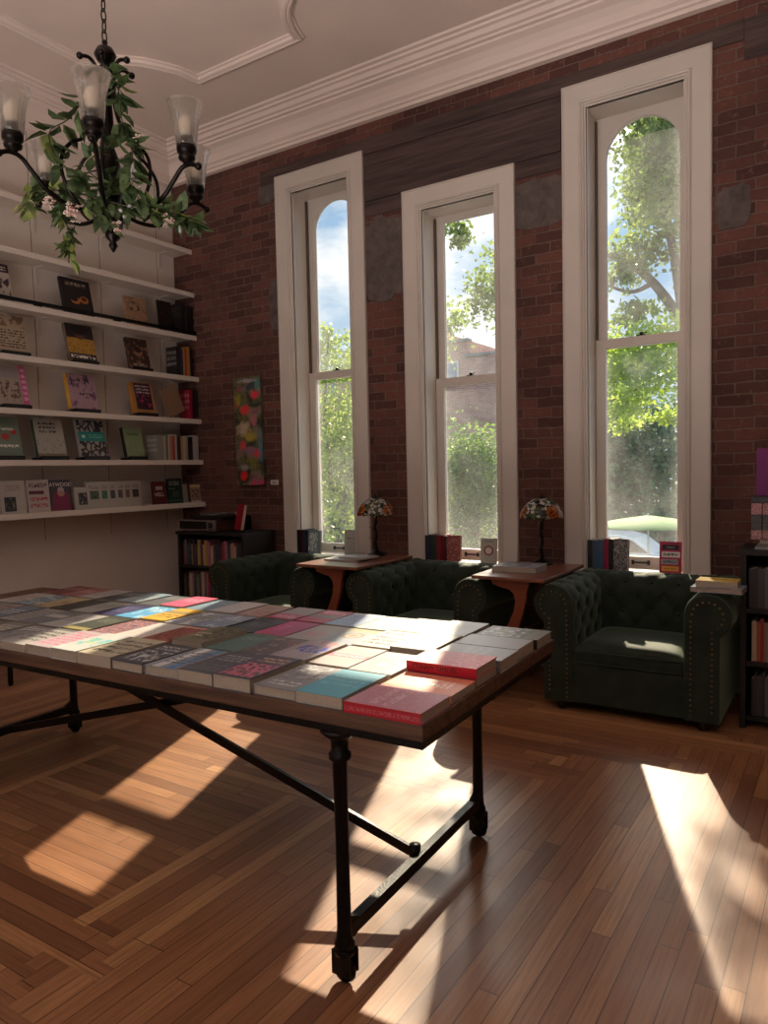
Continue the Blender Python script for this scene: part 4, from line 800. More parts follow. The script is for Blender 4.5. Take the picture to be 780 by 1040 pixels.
def make_chair(label, loc):
    r = thing('armchair', label, 'armchair', loc, 'green tufted armchairs by the windows')
    # local: x right, y 0 = front face, + towards the wall
    btn = MB(); btn.sphere((0,0,0), .011, 0, 10, 6); bme = btn.mesh('tuft_button', M_velvet)
    def addbtn(p, par):
        o = bpy.data.objects.new('tuft_button', bme); C.objects.link(o); o.parent = par; o.location = p
    for sx in (-1, 1):
        fm = lambda o, y, z, sx=sx: (sx*(HI+o), y+.012, z)
        mb, S, a, b = rolled(CHD-.02, 44, fm, .16, None); arm = mb.build('arm', M_velvet, r)
        n_ = 0
        for kv in (0, 1, 2):
            for ku in range(-1, 6):
                if (ku+kv) % 1: continue
                y = .16+a*(ku+.5*(kv % 2)) ; s = .245+b*(.5*kv)
                if .06 < y < CHD-.14 and .12 < s < .50:
                    o, z, nx, nz = point_at(S, s); addbtn(fm(o-nx*.006, y, z-nz*.006), arm)
        # front panel: scroll over a straight pilaster, with padded welt and nail heads
        cz = CH-RA; c0 = HI+RA
        poly = [(HI+.004, .06), (HI+.178, .06)]
        poly += [(HI+.178, cz-.105)]+[(c0+(RA-.002)*math.cos(q), cz+(RA-.002)*math.sin(q)) for q in [-.95+(PI+.95)*i/26 for i in range(27)]]
        poly = [(sx*px, pz) for px, pz in poly]
        mb = MB(); mb.prism(poly, -.02, .004, XZ); fp = mb.build('arm_front', M_velvet, r, bevel=.006)
        inn = [(HI+.035, .10)]
        L = [(HI+.036, .09+.0285*i) for i in range(19)]
        L += [(c0+.078*math.cos(q), cz+.078*math.sin(q)) for q in [PI-.1-(PI+.75)*i/10 for i in range(11)]]
        L += [(HI+.142, cz-.085-.0285*i) for i in range(16)]
        for px, pz in L:
            o = bpy.data.objects.new('nail_head', NAIL); C.objects.link(o); o.parent = fp; o.location = (sx*px, -.006, pz)
    # back, between and behind the arms
    BY = CHD-.245
    fm = lambda o, x, z: (x-HI-.12, BY+o, z)
    mb, S, a, b = rolled(2*HI+.24, 48, fm, HI+.12, None); bk = mb.build('back', M_velvet, r)
    for kv in (0, 1, 2):
        for ku in range(-3, 4):
            xx = HI+.12+a*(ku+.5*(kv % 2)); s = .245+b*.5*kv
            if .13 < xx < 2*HI+.11 and .12 < s < .50:
                o, z, nx, nz = point_at(S, s); addbtn(fm(o-nx*.006, xx, z-nz*.006), bk)
    # seat cushion
    mb = MB(); nx, ny = 22, 22; vs = []; fs = []
    def cush(i, j, top):
        u, v = i/nx, j/ny; e = min(u, 1-u, v, 1-v); puff = (1-(2*u-1)**6)*(1-(2*v-1)**6); x_ = (-HI+.006)+(2*HI-.012)*u; y_ = .004+(BY-.0)*v
        return (x_, y_, (.385+.045*puff**.5) if top else .30)
    for top in (1, 0):
        for j in range(ny+1):
            for i in range(nx+1): vs.append(cush(i, j, top))
    K = (nx+1)*(ny+1)
    for j in range(ny):
        for i in range(nx):
            q = j*(nx+1)+i; fs.append((q, q+1, q+nx+2, q+nx+1)); fs.append((K+q, K+q+nx+1, K+q+nx+2, K+q+1))
    for i in range(nx): fs.append((i, i+K, i+1+K, i+1)); q = ny*(nx+1)+i; fs.append((q, q+1, q+1+K, q+K))
    for j in range(ny): q = j*(nx+1); fs.append((q, q+nx+1, q+nx+1+K, q+K)); q = j*(nx+1)+nx; fs.append((q, q+K, q+nx+1+K, q+nx+1))
    mb.add(vs, fs, 0, True); cu = mb.build('seat_cushion', M_velvet, r, bevel=.012)
    mb = MB(); mb.tube([(-HI+.01, .003, .372), (HI-.01, .003, .372)], .005, 6); mb.tube([(-HI+.01, .003, .305), (HI-.01, .003, .305)], .005, 6); mb.build('piping', M_velvet, cu)
    mb = MB(); mb.box(-HI-.02, HI+.02, .008, BY+.02, .06, .298); mb.build('base_rail', M_velvet, r, bevel=.012)
    mb = MB(); mb.box(-HI-.17, HI+.17, CHD-.075, CHD-.05, .06, .60); mb.build('back_panel', M_velvet, r, bevel=.008)
    for sx in (-1, 1):
        for yy in (.06, CHD-.10):
            mb = MB(); mb.lathe([(.016,0),(.022,.008),(.018,.02),(.03,.05),(.03,.062)], (sx*(HI+.09), yy, 0), 12); mb.build('leg', M_leg, r)
    return r
make_chair('green velvet tufted armchair under the right window, with sunlit seat and books on its arm', (-1.078, 4.15, 0))
make_chair('green velvet tufted armchair under the middle window, between the two brown end tables', (-2.472, 4.15, 0))
make_chair('green velvet tufted armchair under the left window, beside the dark corner bookcase', (-3.83, 4.15, 0))

# ------------------------------------------------------------------ end tables
def end_table(label, loc, w):
    r = thing('end_table', label, 'end table', loc, 'brown end tables between the armchairs')
    ZT = CH+.031
    pl = [(-w/2, .0), (w/2, .0), (w/2+.01, .38), (w/2, .76), (-w/2, .76), (-w/2-.01, .38)]
    mb = MB(); mb.prism(pl, ZT-.022, ZT); mb.build('tabletop', M_teaktop, r, bevel=.004)
    # bent plywood frames: horizontal arm on the left sweeping round into one slanting leg
    for y0, m in ((.035, 1), (.66, 1)):
        outer = [(-.12,0),(.13,0),(.125,-.03),(.112,-.07),(.108,-.12),(.092,-.19),(.055,-.30),(.012,-.42),(-.04,-.56),(-.085,-.68),(-.11,-ZT+.022)]
        inner = [(-.16,-ZT+.022),(-.14,-.68),(-.10,-.54),(-.055,-.42),(-.012,-.28),(.025,-.20),(.04,-.13),(.03,-.085),(.0,-.058),(-.06,-.045),(-.112,-.03)]
        poly = [(px*m, pz+ZT-.022) for px, pz in outer+inner]
        mb = MB(); mb.prism(poly, -y0-.03, -y0, XZ); mb.build('leg', M_teak, r, bevel=.003)
    mb = MB(); mb.box(-.04, .0, .06, .67, .36, .40); mb.build('stretcher', M_teak, r, bevel=.003)
    return r
end_table('brown end table between the left and middle green armchairs', (-3.151, 4.10, 0), .54)
end_table('brown end table between the middle and right green armchairs', (-1.775, 4.10, 0), .47)
ET = CH+.0315
book('grey and white magazine lying on the end table beneath the taller leaf-stemmed lamp', rotz(.05, (-3.34, 4.33, ET)), .28, .22, .012, cover_mat((170,170,172), [('blob',4,.5,(110,112,118)), T((225,225,225))]), 'books on the end tables', hard=False)
book('white-covered paperback on top of the magazine on the end table nearer the bookcase', rotz(-.08, (-3.25, 4.40, ET+.0125)), .23, .19, .014, cover_mat((190,192,196), [('blob',5,.55,(120,124,132))]), 'books on the end tables', hard=False)
book('white hardback with grey cover art on the end table beside the right armchair', rotz(.06, (-1.96, 4.30, ET)), .29, .24, .034, cover_mat((180,182,186), [('blob',5,.48,(96,100,108)), T((60,60,64), .1, .7, .7, .9, 2)]), 'books on the end tables')

# ------------------------------------------------------------------ stained glass lamps
def make_tiffany(name, seed):
    m, nt, b = newmat(name); out = nt.nodes['Material Output']; t = nd(nt, 'ShaderNodeTexCoord'); mpn = nd(nt, 'ShaderNodeMapping'); mpn.inputs['Location'].default_value = (seed, 0, 0); nt.links.new(t.outputs['Object'], mpn.inputs[0])
    v = nd(nt, 'ShaderNodeTexVoronoi'); v.inputs['Scale'].default_value = 34; nt.links.new(mpn.outputs[0], v.inputs['Vector'])
    ve = nd(nt, 'ShaderNodeTexVoronoi'); ve.feature = 'DISTANCE_TO_EDGE'; ve.inputs['Scale'].default_value = 34; nt.links.new(mpn.outputs[0], ve.inputs['Vector'])
    sp = nd(nt, 'ShaderNodeSeparateXYZ'); nt.links.new(v.outputs['Color'], sp.inputs[0])
    sg = nd(nt, 'ShaderNodeSeparateXYZ'); nt.links.new(t.outputs['Object'], sg.inputs[0])
    base = nd(nt, 'ShaderNodeValToRGB'); base.color_ramp.interpolation = 'CONSTANT'; nt.links.new(sp.outputs[0], base.inputs[0]); e = base.color_ramp.elements
    e[0].position = 0; e[0].color = lin(226,222,214); e[1].position = .45; e[1].color = lin(110,128,90)
    k = e.new(.7); k.color = lin(40,56,60); k = e.new(.85); k.color = lin(214,210,200)
    fl = nd(nt, 'ShaderNodeValToRGB'); fl.color_ramp.interpolation = 'CONSTANT'; nt.links.new(sp.outputs[1], fl.inputs[0]); e = fl.color_ramp.elements
    e[0].position = 0; e[0].color = lin(206,120,40); e[1].position = .5; e[1].color = lin(184,88,28); k = e.new(.8); k.color = lin(226,160,80)
    # orange blooms spaced round the lower half of the dome
    an = math_(nt, 'ARCTAN2', sg.outputs['Y'], sg.outputs['X']); fa = math_(nt, 'SUBTRACT', math_(nt, 'FRACT', math_(nt, 'ADD', math_(nt, 'MULTIPLY', an, 3/(2*PI)), .5+seed*.13)), .5)
    q = math_(nt, 'ADD', math_(nt, 'POWER', math_(nt, 'DIVIDE', math_(nt, 'ABSOLUTE', fa), .25), 2.0), math_(nt, 'POWER', math_(nt, 'DIVIDE', math_(nt, 'ABSOLUTE', math_(nt, 'SUBTRACT', sg.outputs['Z'], .045)), .048), 2.0))
    col = mixc(nt, math_(nt, 'LESS_THAN', q, 1.0), base.outputs[0], fl.outputs[0])
    lead = math_(nt, 'LESS_THAN', ve.outputs[0], .055); col = mixc(nt, lead, col, lin(14,13,12)); nt.links.new(col, b.inputs['Base Color']); b.inputs['Roughness'].default_value = .25
    tl = nd(nt, 'ShaderNodeBsdfTranslucent'); nt.links.new(col, tl.inputs[0]); ms = nd(nt, 'ShaderNodeMixShader'); ms.inputs[0].default_value = .55; nt.links.new(b.outputs[0], ms.inputs[1]); nt.links.new(tl.outputs[0], ms.inputs[2]); nt.links.new(ms.outputs[0], out.inputs[0]); return m
def lamp(label, x, y, seed, leafy):
    r = thing('table_lamp', label, 'lamp', (x, y, ET), 'stained glass table lamps')
    mb = MB(); mb.lathe([(.075,0),(.078,.008),(.06,.018),(.03,.028),(.016,.045)], n=24); mb.build('base', M_bronze, r)
    mb = MB(); mb.tube([(.004*math.sin(k*1.3), .004*math.cos(k*1.3), .03+.3*k/12) for k in range(13)], [.013-.003*math.sin(PI*k/12) for k in range(13)], 8)
    mb.tube([(.014*math.cos(k*.9), .014*math.sin(k*.9), .03+.25*k/16) for k in range(17)], .004, 6)
    mb.build('stem', M_bronze, r)
    if leafy:
        for k in range(7):
            a = k*2.1; z = .07+.028*k; p = Vector((.02*math.cos(a), .02*math.sin(a), z)); d = Vector((math.cos(a), math.sin(a), .35))
            mb = MB(); s_ = Vector((-math.sin(a), math.cos(a), 0))
            q = [p, p+d*.018+s_*.014, p+d*.046, p+d*.018-s_*.014]; qq = [v+Vector((0,0,.003)) for v in q]
            mb.add(q+qq, [(0,1,2,3),(7,6,5,4),(0,4,5,1),(1,5,6,2),(2,6,7,3),(3,7,4,0)]); mb.build('leaf_ornament', M_bronze, r)
    z0 = .315; n = 32; prof = [(.142, 0), (.147, .008), (.143, .03), (.132, .058), (.112, .088), (.084, .113), (.05, .13), (.024, .136)]
    mb = MB(); mb.lathe(prof, (0,0,0), n, cap=False); sh = mb.build('lamp_shade', make_tiffany('stained_glass', seed), r); sh.location = (0, 0, z0)
    so = sh.modifiers.new('thickness', 'SOLIDIFY'); so.thickness = .003
    mb = MB(); mb.lathe([(.026,.134),(.026,.14),(.014,.146),(.006,.15),(.008,.158),(.002,.166)], n=14); f = mb.build('finial', M_bronze, sh)
    mb = MB(); mb.lathe([(.012,-.02),(.014,.0),(.028,.04),(.028,.075),(.012,.09)], n=14); mb.build('bulb', plain('unlit_bulb', lin(220,215,205), .3), r).location = (0, 0, z0)
    mb = MB(); mb.tube([(0,0,z0+.08),(0,0,z0+.135)], .004, 6); mb.build('harp', M_bronze, r)
lamp('stained glass lamp with a leafy bronze stem between the left and middle windows', -3.155, 4.765, 0.0, True)
lamp('stained glass lamp in front of the dark brick between the middle and right windows', -1.80, 4.765, 1.7, False)

# ------------------------------------------------------------------ books on the window sills
zs = SILL+.0005
def sill_row(x, items, tail, group, y=D-.03, dep=.14):
    for k, (nm, c, t, h, lay) in enumerate(items):
        slab_book('%s %s' % (nm, tail), spine_my((x, y+.004*(k % 2), zs)), dep, h, t, [cover_mat(c, lay), M_paper], group); x += t+.001
    return x
tx = lambda c: [('text',0,1,.25,.85,4,c)]
gx = 'books on the window sills'
x = sill_row(-4.165, [('black book spine',(22,20,24),.05,.205,tx((90,84,84))),('dark red book spine',(84,26,32),.022,.205,tx((150,90,84))),('deep blue book spine',(36,44,74),.02,.205,tx((110,120,140))),('near-black teal spine',(30,36,42),.024,.20,tx((90,100,100)))], 'in the row on the left window sill', gx)
book('face-out teal book with white tree shapes on the left window sill', face_my((x+.004, D-.012, zs), .08, .0), .13, .20, .02, cover_mat((120,150,152), [('blobin',7,.48,.0,.75,.1,.9,(220,228,226))]), gx)
book('white book with scattered leaf pattern at the right end of the left window sill', face_my((-3.655, D-.008, zs), .08), .125, .215, .018, cover_mat((206,206,198), [('dots',9,.18,(74,86,64)), ('dots',14,.12,(150,120,84)), ('text',.15,.85,.62,.72,1,(90,90,84))]), gx)
x = sill_row(-2.86, [('dark grey spine',(48,50,56),.026,.195,tx((120,120,124))),('navy spine',(34,42,66),.028,.20,tx((120,130,150))),('forest green spine',(40,56,44),.026,.198,tx((130,140,120))),('olive black spine',(56,50,38),.024,.20,tx((140,130,90))),('crimson spine',(128,24,44),.028,.20,tx((190,110,120))),('dark red spine',(110,20,36),.028,.20,tx((180,100,110))),('maroon spine',(84,22,32),.024,.195,tx((160,90,100)))], 'in the row of classics on the middle window sill', gx)
book('face-out maroon floral book at the end of the row on the middle window sill', face_my((x+.004, D-.012, zs), .06), .115, .20, .022, cover_mat((150,84,78), [('dots',9,.24,(222,190,176)), ('dots',15,.13,(90,30,34))]), gx)
book('white book with a red circular wreath on the middle window sill', face_my((-2.385, D-.010, zs), .08), .13, .185, .015, cover_mat((208,202,194), [('circle',.5,.5,.32,(150,90,84)), ('circle',.5,.5,.2,(208,202,194)), ('dots',10,.16,(120,110,104)), ('text',.2,.8,.82,.92,1,(110,100,96))]), gx)
x = sill_row(-1.565, [('black-green spine',(34,42,42),.034,.20,tx((120,130,124))),('slate blue spine',(62,84,106),.034,.20,tx((150,170,186))),('mid blue spine',(52,84,116),.040,.205,tx((150,176,196))),('crimson spine',(140,26,62),.034,.21,tx((210,130,150))),('black spine',(28,26,30),.042,.21,tx((130,126,126)))], 'in the row on the right window sill', gx)
book('black and silver patterned book ending the row on the right window sill', face_my((x+.002, D-.035, zs), .06, -.2), .10, .215, .03, cover_mat((70,70,72), [('lines',7,.09,(150,150,150)), ('dots',11,.16,(40,40,42))]), gx)
pb = book('pink book with black, white, grey and yellow lettered bands on the right window sill', face_my((-1.085, D-.022, zs), .08), .135, .205, .02, cover_mat((176,36,84), [('rect',.12,.9,.74,.9,(28,26,30)),('text',.3,.7,.78,.86,1,(140,140,140)),('rect',.1,.95,.5,.68,(226,222,216)),('text',.18,.85,.52,.66,1,(30,28,30)),('rect',.08,.85,.28,.44,(150,160,160)),('text',.16,.8,.29,.43,1,(28,28,30)),('rect',.1,.9,.06,.22,(226,166,60)),('text',.2,.8,.11,.17,1,(150,90,30))]), gx)

# ------------------------------------------------------------------ stack on the chair arm
ax, ay = -.62, 4.17
ga = 'books stacked on the chair arm'
book('blue and white hardback under the yellow book on the armchair arm', rotz(-.04, (ax-.125, ay+.005, CH+.0075)), .255, .17, .026, cover_mat((170,180,196), [('blob',3,.5,(70,110,170))]), ga)
book('yellow book with black lettering topping the stack on the armchair arm', rotz(.0, (ax-.10, ay+.02, CH+.034)), .205, .14, .034, cover_mat((226,190,84), [('text',.3,.95,.4,.75,1,(60,50,30))]), ga, hard=False)
# ------------------------------------------------------------------ corner bookcase on the left
r = thing('bookcase', 'dark low bookcase in the corner behind the left armchair', 'bookcase', (-5.235, 4.60, 0))
BW, BD, BH = .82, .40, .935
mb = MB(); mb.box(-.01, BW+.01, -.012, BD+.005, BH-.03, BH); mb.build('top', M_darkwood, r, bevel=.003)
for x0 in (0, BW-.025): mb = MB(); mb.box(x0, x0+.025, 0, BD, 0, BH-.03); mb.build('side_panel', M_darkwood, r, bevel=.002)
mb = MB(); mb.box(.025, BW-.025, BD-.012, BD, 0, BH-.03); mb.build('back_panel', M_darkwood, r)
for z in (.08, .335, .625): mb = MB(); mb.box(.025, BW-.025, .01, BD-.012, z-.022, z); mb.build('shelf', M_darkwood, r)
pal = [(120,50,46),(150,60,90),(60,60,66),(170,140,70),(80,70,60),(160,100,110),(50,50,60),(40,70,70),(130,110,90),(150,40,50),(180,160,140),(60,40,70),(160,90,50),(90,90,96),(44,40,42)]
names = {0:'brick red',1:'rose',2:'charcoal',3:'ochre',4:'brown',5:'dusty pink',6:'slate',7:'dark teal',8:'tan',9:'scarlet',10:'cream',11:'plum',12:'rust',13:'grey',14:'black'}
rg = random.Random(5)
matc = [[cover_mat(c, tx(tuple(min(255, int(v*.5+100)) for v in c))), M_paper] for c in pal]
for row, (z, nm) in enumerate(((.625, 'upper'), (.335, 'middle'))):
    x = -5.235+.03; k = 0
    while x < -5.235+BW-.06:
        ci = rg.randrange(15); t = rg.uniform(.016, .034); h = rg.uniform(.18, .235)
        slab_book('%s spine, %s from left, %s shelf of the corner bookcase' % (names[ci], ORD[k+1], nm), spine_my((x, 4.635+rg.uniform(0, .015), z+.0005)), .15, h, t, matc[ci], 'spines in the corner bookcase'); x += t+.0008; k += 1
# receiver, turntable, red book
zb = BH+.0005
r = thing('stereo_receiver', 'silver and black stereo receiver on the corner bookcase', 'stereo', (-5.22, 4.615, zb))
mb = MB(); mb.box(0, .46, .02, .32, .008, .105); mb.build('case', simple('walnut_case', lin(84,50,40), .5), r, bevel=.003)
mb = MB(); mb.box(0, .46, 0, .02, .008, .105); mb.build('front_panel', plain('brushed_silver', lin(150,146,142), .35, .8), r, bevel=.002)
mb = MB(); mb.box(.012, .355, -.003, 0, .022, .092); mb.build('display_window', plain('black_glass', lin(10,10,11), .15), r)
mb = MB(); mb.lathe([(.026,0),(.026,.014),(.022,.018)], (0,0,0), 20, M=Matrix.Translation((.405, 0, .058)) @ Matrix.Rotation(PI/2, 4, 'X')); mb.build('volume_knob', plain('black_knob', lin(30,28,28), .4), r)
for k in range(4): mb = MB(); mb.box(.375+k*.02, .387+k*.02, -.004, 0, .016, .026); mb.build('button', M_black, r)
for fx in (.04, .42):
    for fy in (.04, .28): mb = MB(); mb.lathe([(.014,0),(.014,.008)], (fx, fy, 0), 10); mb.build('foot', M_black, r)
r = thing('turntable', 'slim turntable stacked on top of the stereo receiver', 'turntable', (-5.12, 4.66, zb+.106))
mb = MB(); mb.box(0, .42, 0, .26, .008, .035); mb.build('plinth', M_black, r, bevel=.004)
mb = MB(); mb.lathe([(.115,.035),(.118,.045),(.11,.048),(.004,.048),(.003,.056)], (.16, .13, 0), 28); mb.build('platter', plain('silver_platter', lin(130,126,122), .3, .8), r)
mb = MB(); mb.lathe([(.014,.035),(.014,.06)], (.37, .21, 0), 12); mb.tube([(.37,.21,.058),(.36,.1,.058),(.30,.05,.056)], .004, 6); mb.build('tonearm', plain('silver_arm', lin(160,156,150), .3, .9), r)
for fx in (.03, .39):
    for fy in (.03, .23): mb = MB(); mb.lathe([(.012,0),(.012,.008)], (fx, fy, 0), 10); mb.build('foot', M_black, r)
r = thing('book_stand', 'black easel stand under the red book on the corner bookcase', 'book stand', (-4.55, 4.74, zb))
mb = MB(); mb.box(-.08, .08, -.05, .08, 0, .014); mb.build('tray', M_stand, r, bevel=.003)
mb = MB(); mb.box(-.05, .05, .060, .068, .014, .14); mb.build('back_rest', M_stand, r)
book('red hardback standing on the corner bookcase beside the turntable', face_my((-4.615, 4.742, zb+.016), .20, -.42), .145, .225, .03, cover_mat((150,22,42), []))
# ------------------------------------------------------------------ right bookcase
r = thing('bookcase', 'black bookcase cut off by the right edge, beside the right armchair', 'bookcase', (-.522, 4.35, 0))
BW2, BD2, BH2 = .85, .38, .98
mb = MB(); mb.box(-.012, BW2+.012, -.012, BD2, BH2-.03, BH2); mb.build('top', M_darkwood, r, bevel=.003)
for x0 in (0, BW2-.03): mb = MB(); mb.box(x0, x0+.03, 0, BD2, 0, BH2-.03); mb.build('side_panel', M_darkwood, r, bevel=.002)
mb = MB(); mb.box(.03, BW2-.03, BD2-.012, BD2, 0, BH2-.03); mb.build('back_panel', M_darkwood, r)
for z in (.07, .37, .66): mb = MB(); mb.box(.03, BW2-.03, .01, BD2-.012, z-.025, z); mb.build('shelf', M_darkwood, r)
for row, (z, seq) in enumerate(((.66, (14,2,13,14,6,14,10,2)), (.37, (10,12,9,8,3,10,12,1)), (.07, (14,6,2,14,13,2)))):
    x = -.522+.035+(.005 if row == 0 else .02)
    for k, ci in enumerate(seq):
        t = rg.uniform(.024, .042) if row == 0 else rg.uniform(.012, .024); h = rg.uniform(.20, .235)
        slab_book('%s spine, %s from left, %s shelf of the right-hand bookcase' % (names[ci], ORD[k+1], ('upper', 'middle', 'bottom')[row]), spine_my((x, 4.38, z+.0005)), .16, h, t, matc[ci], 'spines in the right-hand bookcase'); x += t+.0008
zb2 = BH2+.0005; gz = 'books piled on the right-hand bookcase'
z = zb2
for k, (w_, h_, t_, c, lb) in enumerate(((.24,.17,.014,(150,148,144),'grey magazine at the bottom of the pile on the right bookcase'),(.23,.165,.016,(96,92,84),'olive grey book second in the pile on the right bookcase'),(.22,.16,.018,(150,140,132),'pale book third in the pile on the right bookcase'))):
    book(lb, axes((0,1,0),(-1,0,0),(0,0,1),(-.455+h_+.012*k+.04, 4.37+.004*k, z)), w_, h_+.04, t_, cover_mat(c, tx((190,186,180))), gz, hard=False); z += t_+.0006
zt_ = z
for k, (c, l) in enumerate(((( 150,70,90),'rose'),((126,50,60),'dark red'),((160,90,104),'pale rose'))):
    xx = -.478+.055*k
    for j, (cc, hh, nm) in enumerate((((120,46,58),.05,'lower red'),((30,28,32),.085,'black-banded'),(c,.06,'pink patterned'))):
        mb = MB(); zz = zt_+(0, .0505, .136)[j]; mb.box(0, .052, 0, .16, 0, hh); o = mb.build('boxed_card_set', [cover_mat(cc, [('lines',7,.12,(190,150,150) if j != 1 else (90,86,86)), ('blobin',5,.5,.1,.9,.1,.9,tuple(int(v*.6) for v in cc))])], bevel=.002); o.location = (xx, 4.42, zz)
        tag(o, '%s boxed card set in the %s column on the right bookcase' % (nm, ORD[k+1]), 'box', 'small boxes stacked on the right-hand bookcase')
zz = zt_+.197
r = thing('book_stand', 'black tray under the purple book on the right bookcase', 'book stand', (-.37, 4.50, zz))
mb = MB(); mb.box(-.11, .12, -.08, .08, 0, .035); mb.build('tray', cover_mat((30,28,30), [('dots',12,.2,(140,130,130))]), r, bevel=.002)
book('purple book with a small black insect-like mark, standing high on the right bookcase', face_my((-.462, 4.50, zz+.036), .12), .19, .26, .02, cover_mat((112,26,100), [('blobin',8,.5,.3,.9,.66,.86,(40,12,36))], rough=.6))
# ------------------------------------------------------------------ chandelier
cx, cy = -2.485, 1.916
ch = thing('chandelier', 'dark bronze six-armed chandelier with fluted clear glass shades hanging on a chain', 'chandelier', (cx, cy, 0))
mb = MB(); mb.lathe([(.062,ZC),(.06,ZC-.02),(.03,ZC-.04),(.008,ZC-.05),(.006,ZC-.07)], n=20); mb.build('ceiling_canopy', M_bronze, ch)
mb = MB(); z = 3.16; k = 0
while z < ZC-.07:
    L = .026; pts = []
    for q in range(12):
        a = 2*PI*q/12; px = .010*math.cos(a); pz = L*math.sin(a); pts.append((px if k % 2 else 0, 0 if k % 2 else px, z+pz))
    mb.tube(pts, .003, 5, closed=True); z += .040; k += 1
mb.build('chain', M_bronze, ch)
mb = MB(); mb.lathe([(.002,3.15),(.012,3.14),(.008,3.125),(.03,3.115),(.042,3.09),(.03,3.066),(.012,3.056),(.03,3.04),(.036,3.015),(.026,2.99),(.02,2.97),(.018,2.90),(.022,2.82),(.02,2.74),(.034,2.70),(.04,2.67),(.028,2.64),(.04,2.61),(.05,2.575),(.036,2.54),(.03,2.51),(.055,2.495),(.06,2.475),(.04,2.45),(.022,2.43),(.03,2.41),(.028,2.39),(.012,2.375),(.018,2.36),(.003,2.335)], n=20); mb.build('central_column', M_bronze, ch)
phi0 = math.atan2(-1.9, 2.51)
def spl(P, n=6):
    out = []
    for i in range(len(P)-1):
        p0 = Vector(P[max(i-1, 0)]); p1 = Vector(P[i]); p2 = Vector(P[i+1]); p3 = Vector(P[min(i+2, len(P)-1)])
        for k in range(n):
            t = k/n; out.append(.5*((2*p1)+(p2-p0)*t+(2*p0-5*p1+4*p2-p3)*t*t+(3*p1-p0-3*p2+p3)*t**3))
    out.append(Vector(P[-1])); return out
M_candle = plain('frosted_bulb', lin(226, 214, 196), .45)
for th in (-8, 47, 112, 172, -137, -61):
    a = phi0+math.radians(th); u = Vector((math.cos(a), math.sin(a), 0)); Rr = .37
    P = lambda r, z: u*r+Vector((0, 0, z))
    mb = MB(); mb.tube(spl([P(.04,2.50),P(.10,2.475),(P(.18,2.475)),P(.255,2.51),P(.305,2.56),P(.345,2.60),P(.385,2.607),P(.415,2.595)]), .0085, 8)
    mb.sphere(P(.42,2.593), .014); arm = mb.build('arm', M_bronze, ch)
    mb = MB(); mb.tube(spl([P(.10,3.05),P(.065,3.055),P(.035,3.02),P(.03,2.94),P(.05,2.84),P(.085,2.78),P(.11,2.755),P(.115,2.735),P(.15,2.715),P(.19,2.66),P(.195,2.59),P(.165,2.52),P(.13,2.485)]), .007, 7)
    mb.sphere(P(.105,3.048), .013); mb.build('scroll_strap', M_bronze, ch)
    c = P(Rr, 2.605)
    mb = MB(); mb.lathe([(.012,0),(.016,.012),(.03,.02),(.032,.03),(.026,.036),(.036,.046),(.037,.062),(.034,.075),(.02,.078),(.02,.105),(.0,.106)], c, 16); cup = mb.build('candle_cup', M_bronze, arm)
    mb = MB(); mb.lathe([(.012,.10),(.022,.115),(.028,.14),(.024,.165),(.01,.18),(.001,.183)], c, 14); mb.build('bulb', M_candle, arm)
    mb = MB(); mb.lathe([(.031,.068),(.036,.072),(.038,.10),(.041,.13),(.046,.165),(.053,.195),(.060,.215),(.064,.226)], c, 48, cap=False, wave=.03, wn=12); g = mb.build('glass_shade', M_shade, arm)
    so = g.modifiers.new('thickness', 'SOLIDIFY'); so.thickness = .0025
# ------------------------------------------------------------------ garland of leaves
M_lv = [make_leaf('garland_leaf', lin(50,70,44), lin(100,120,76), .25, 14), make_leaf('garland_pale_leaf', lin(104,126,70), lin(160,172,96), .3, 14)]
M_stem = simple('garland_stem', lin(66,70,46), .6)
M_petal = simple('pink_petals', lin(222,176,168), .6, var=.15, vs=60); M_petw = plain('cream_petals', lin(224,214,200), .6)
gl = thing('garland', 'artificial leafy vine with pink blossoms draped over the chandelier', 'garland', (cx, cy, 2.6))
rg = random.Random(21)
def leaf(mb, p, d, L, Wd, mi=0):
    d = d.normalized(); s = d.cross(Vector((rg.uniform(-.4,.4), rg.uniform(-.4,.4), 1))).normalized(); n = s.cross(d)
    if rg.random() < .5: n = -n
    q = [p, p+d*L*.3+s*Wd*.5+n*L*.06, p+d*L*.65+s*Wd*.38, p+d*L-n*L*.12, p+d*L*.65-s*Wd*.38, p+d*L*.3-s*Wd*.5+n*L*.06, p+d*L*.35-n*L*.03, p+d*L*.68-n*L*.05]
    mb.add(q, [(0,6,1),(1,6,7,2),(2,7,3),(0,5,6),(5,4,7,6),(4,3,7)], mi, True)
R2 = Vector((.841,.541,0)); F2 = Vector((.541*1,-.841,0))   # screen-right and towards the camera
def gp(lat, dep, z): return R2*lat+F2*dep+Vector((0,0,z-2.6))
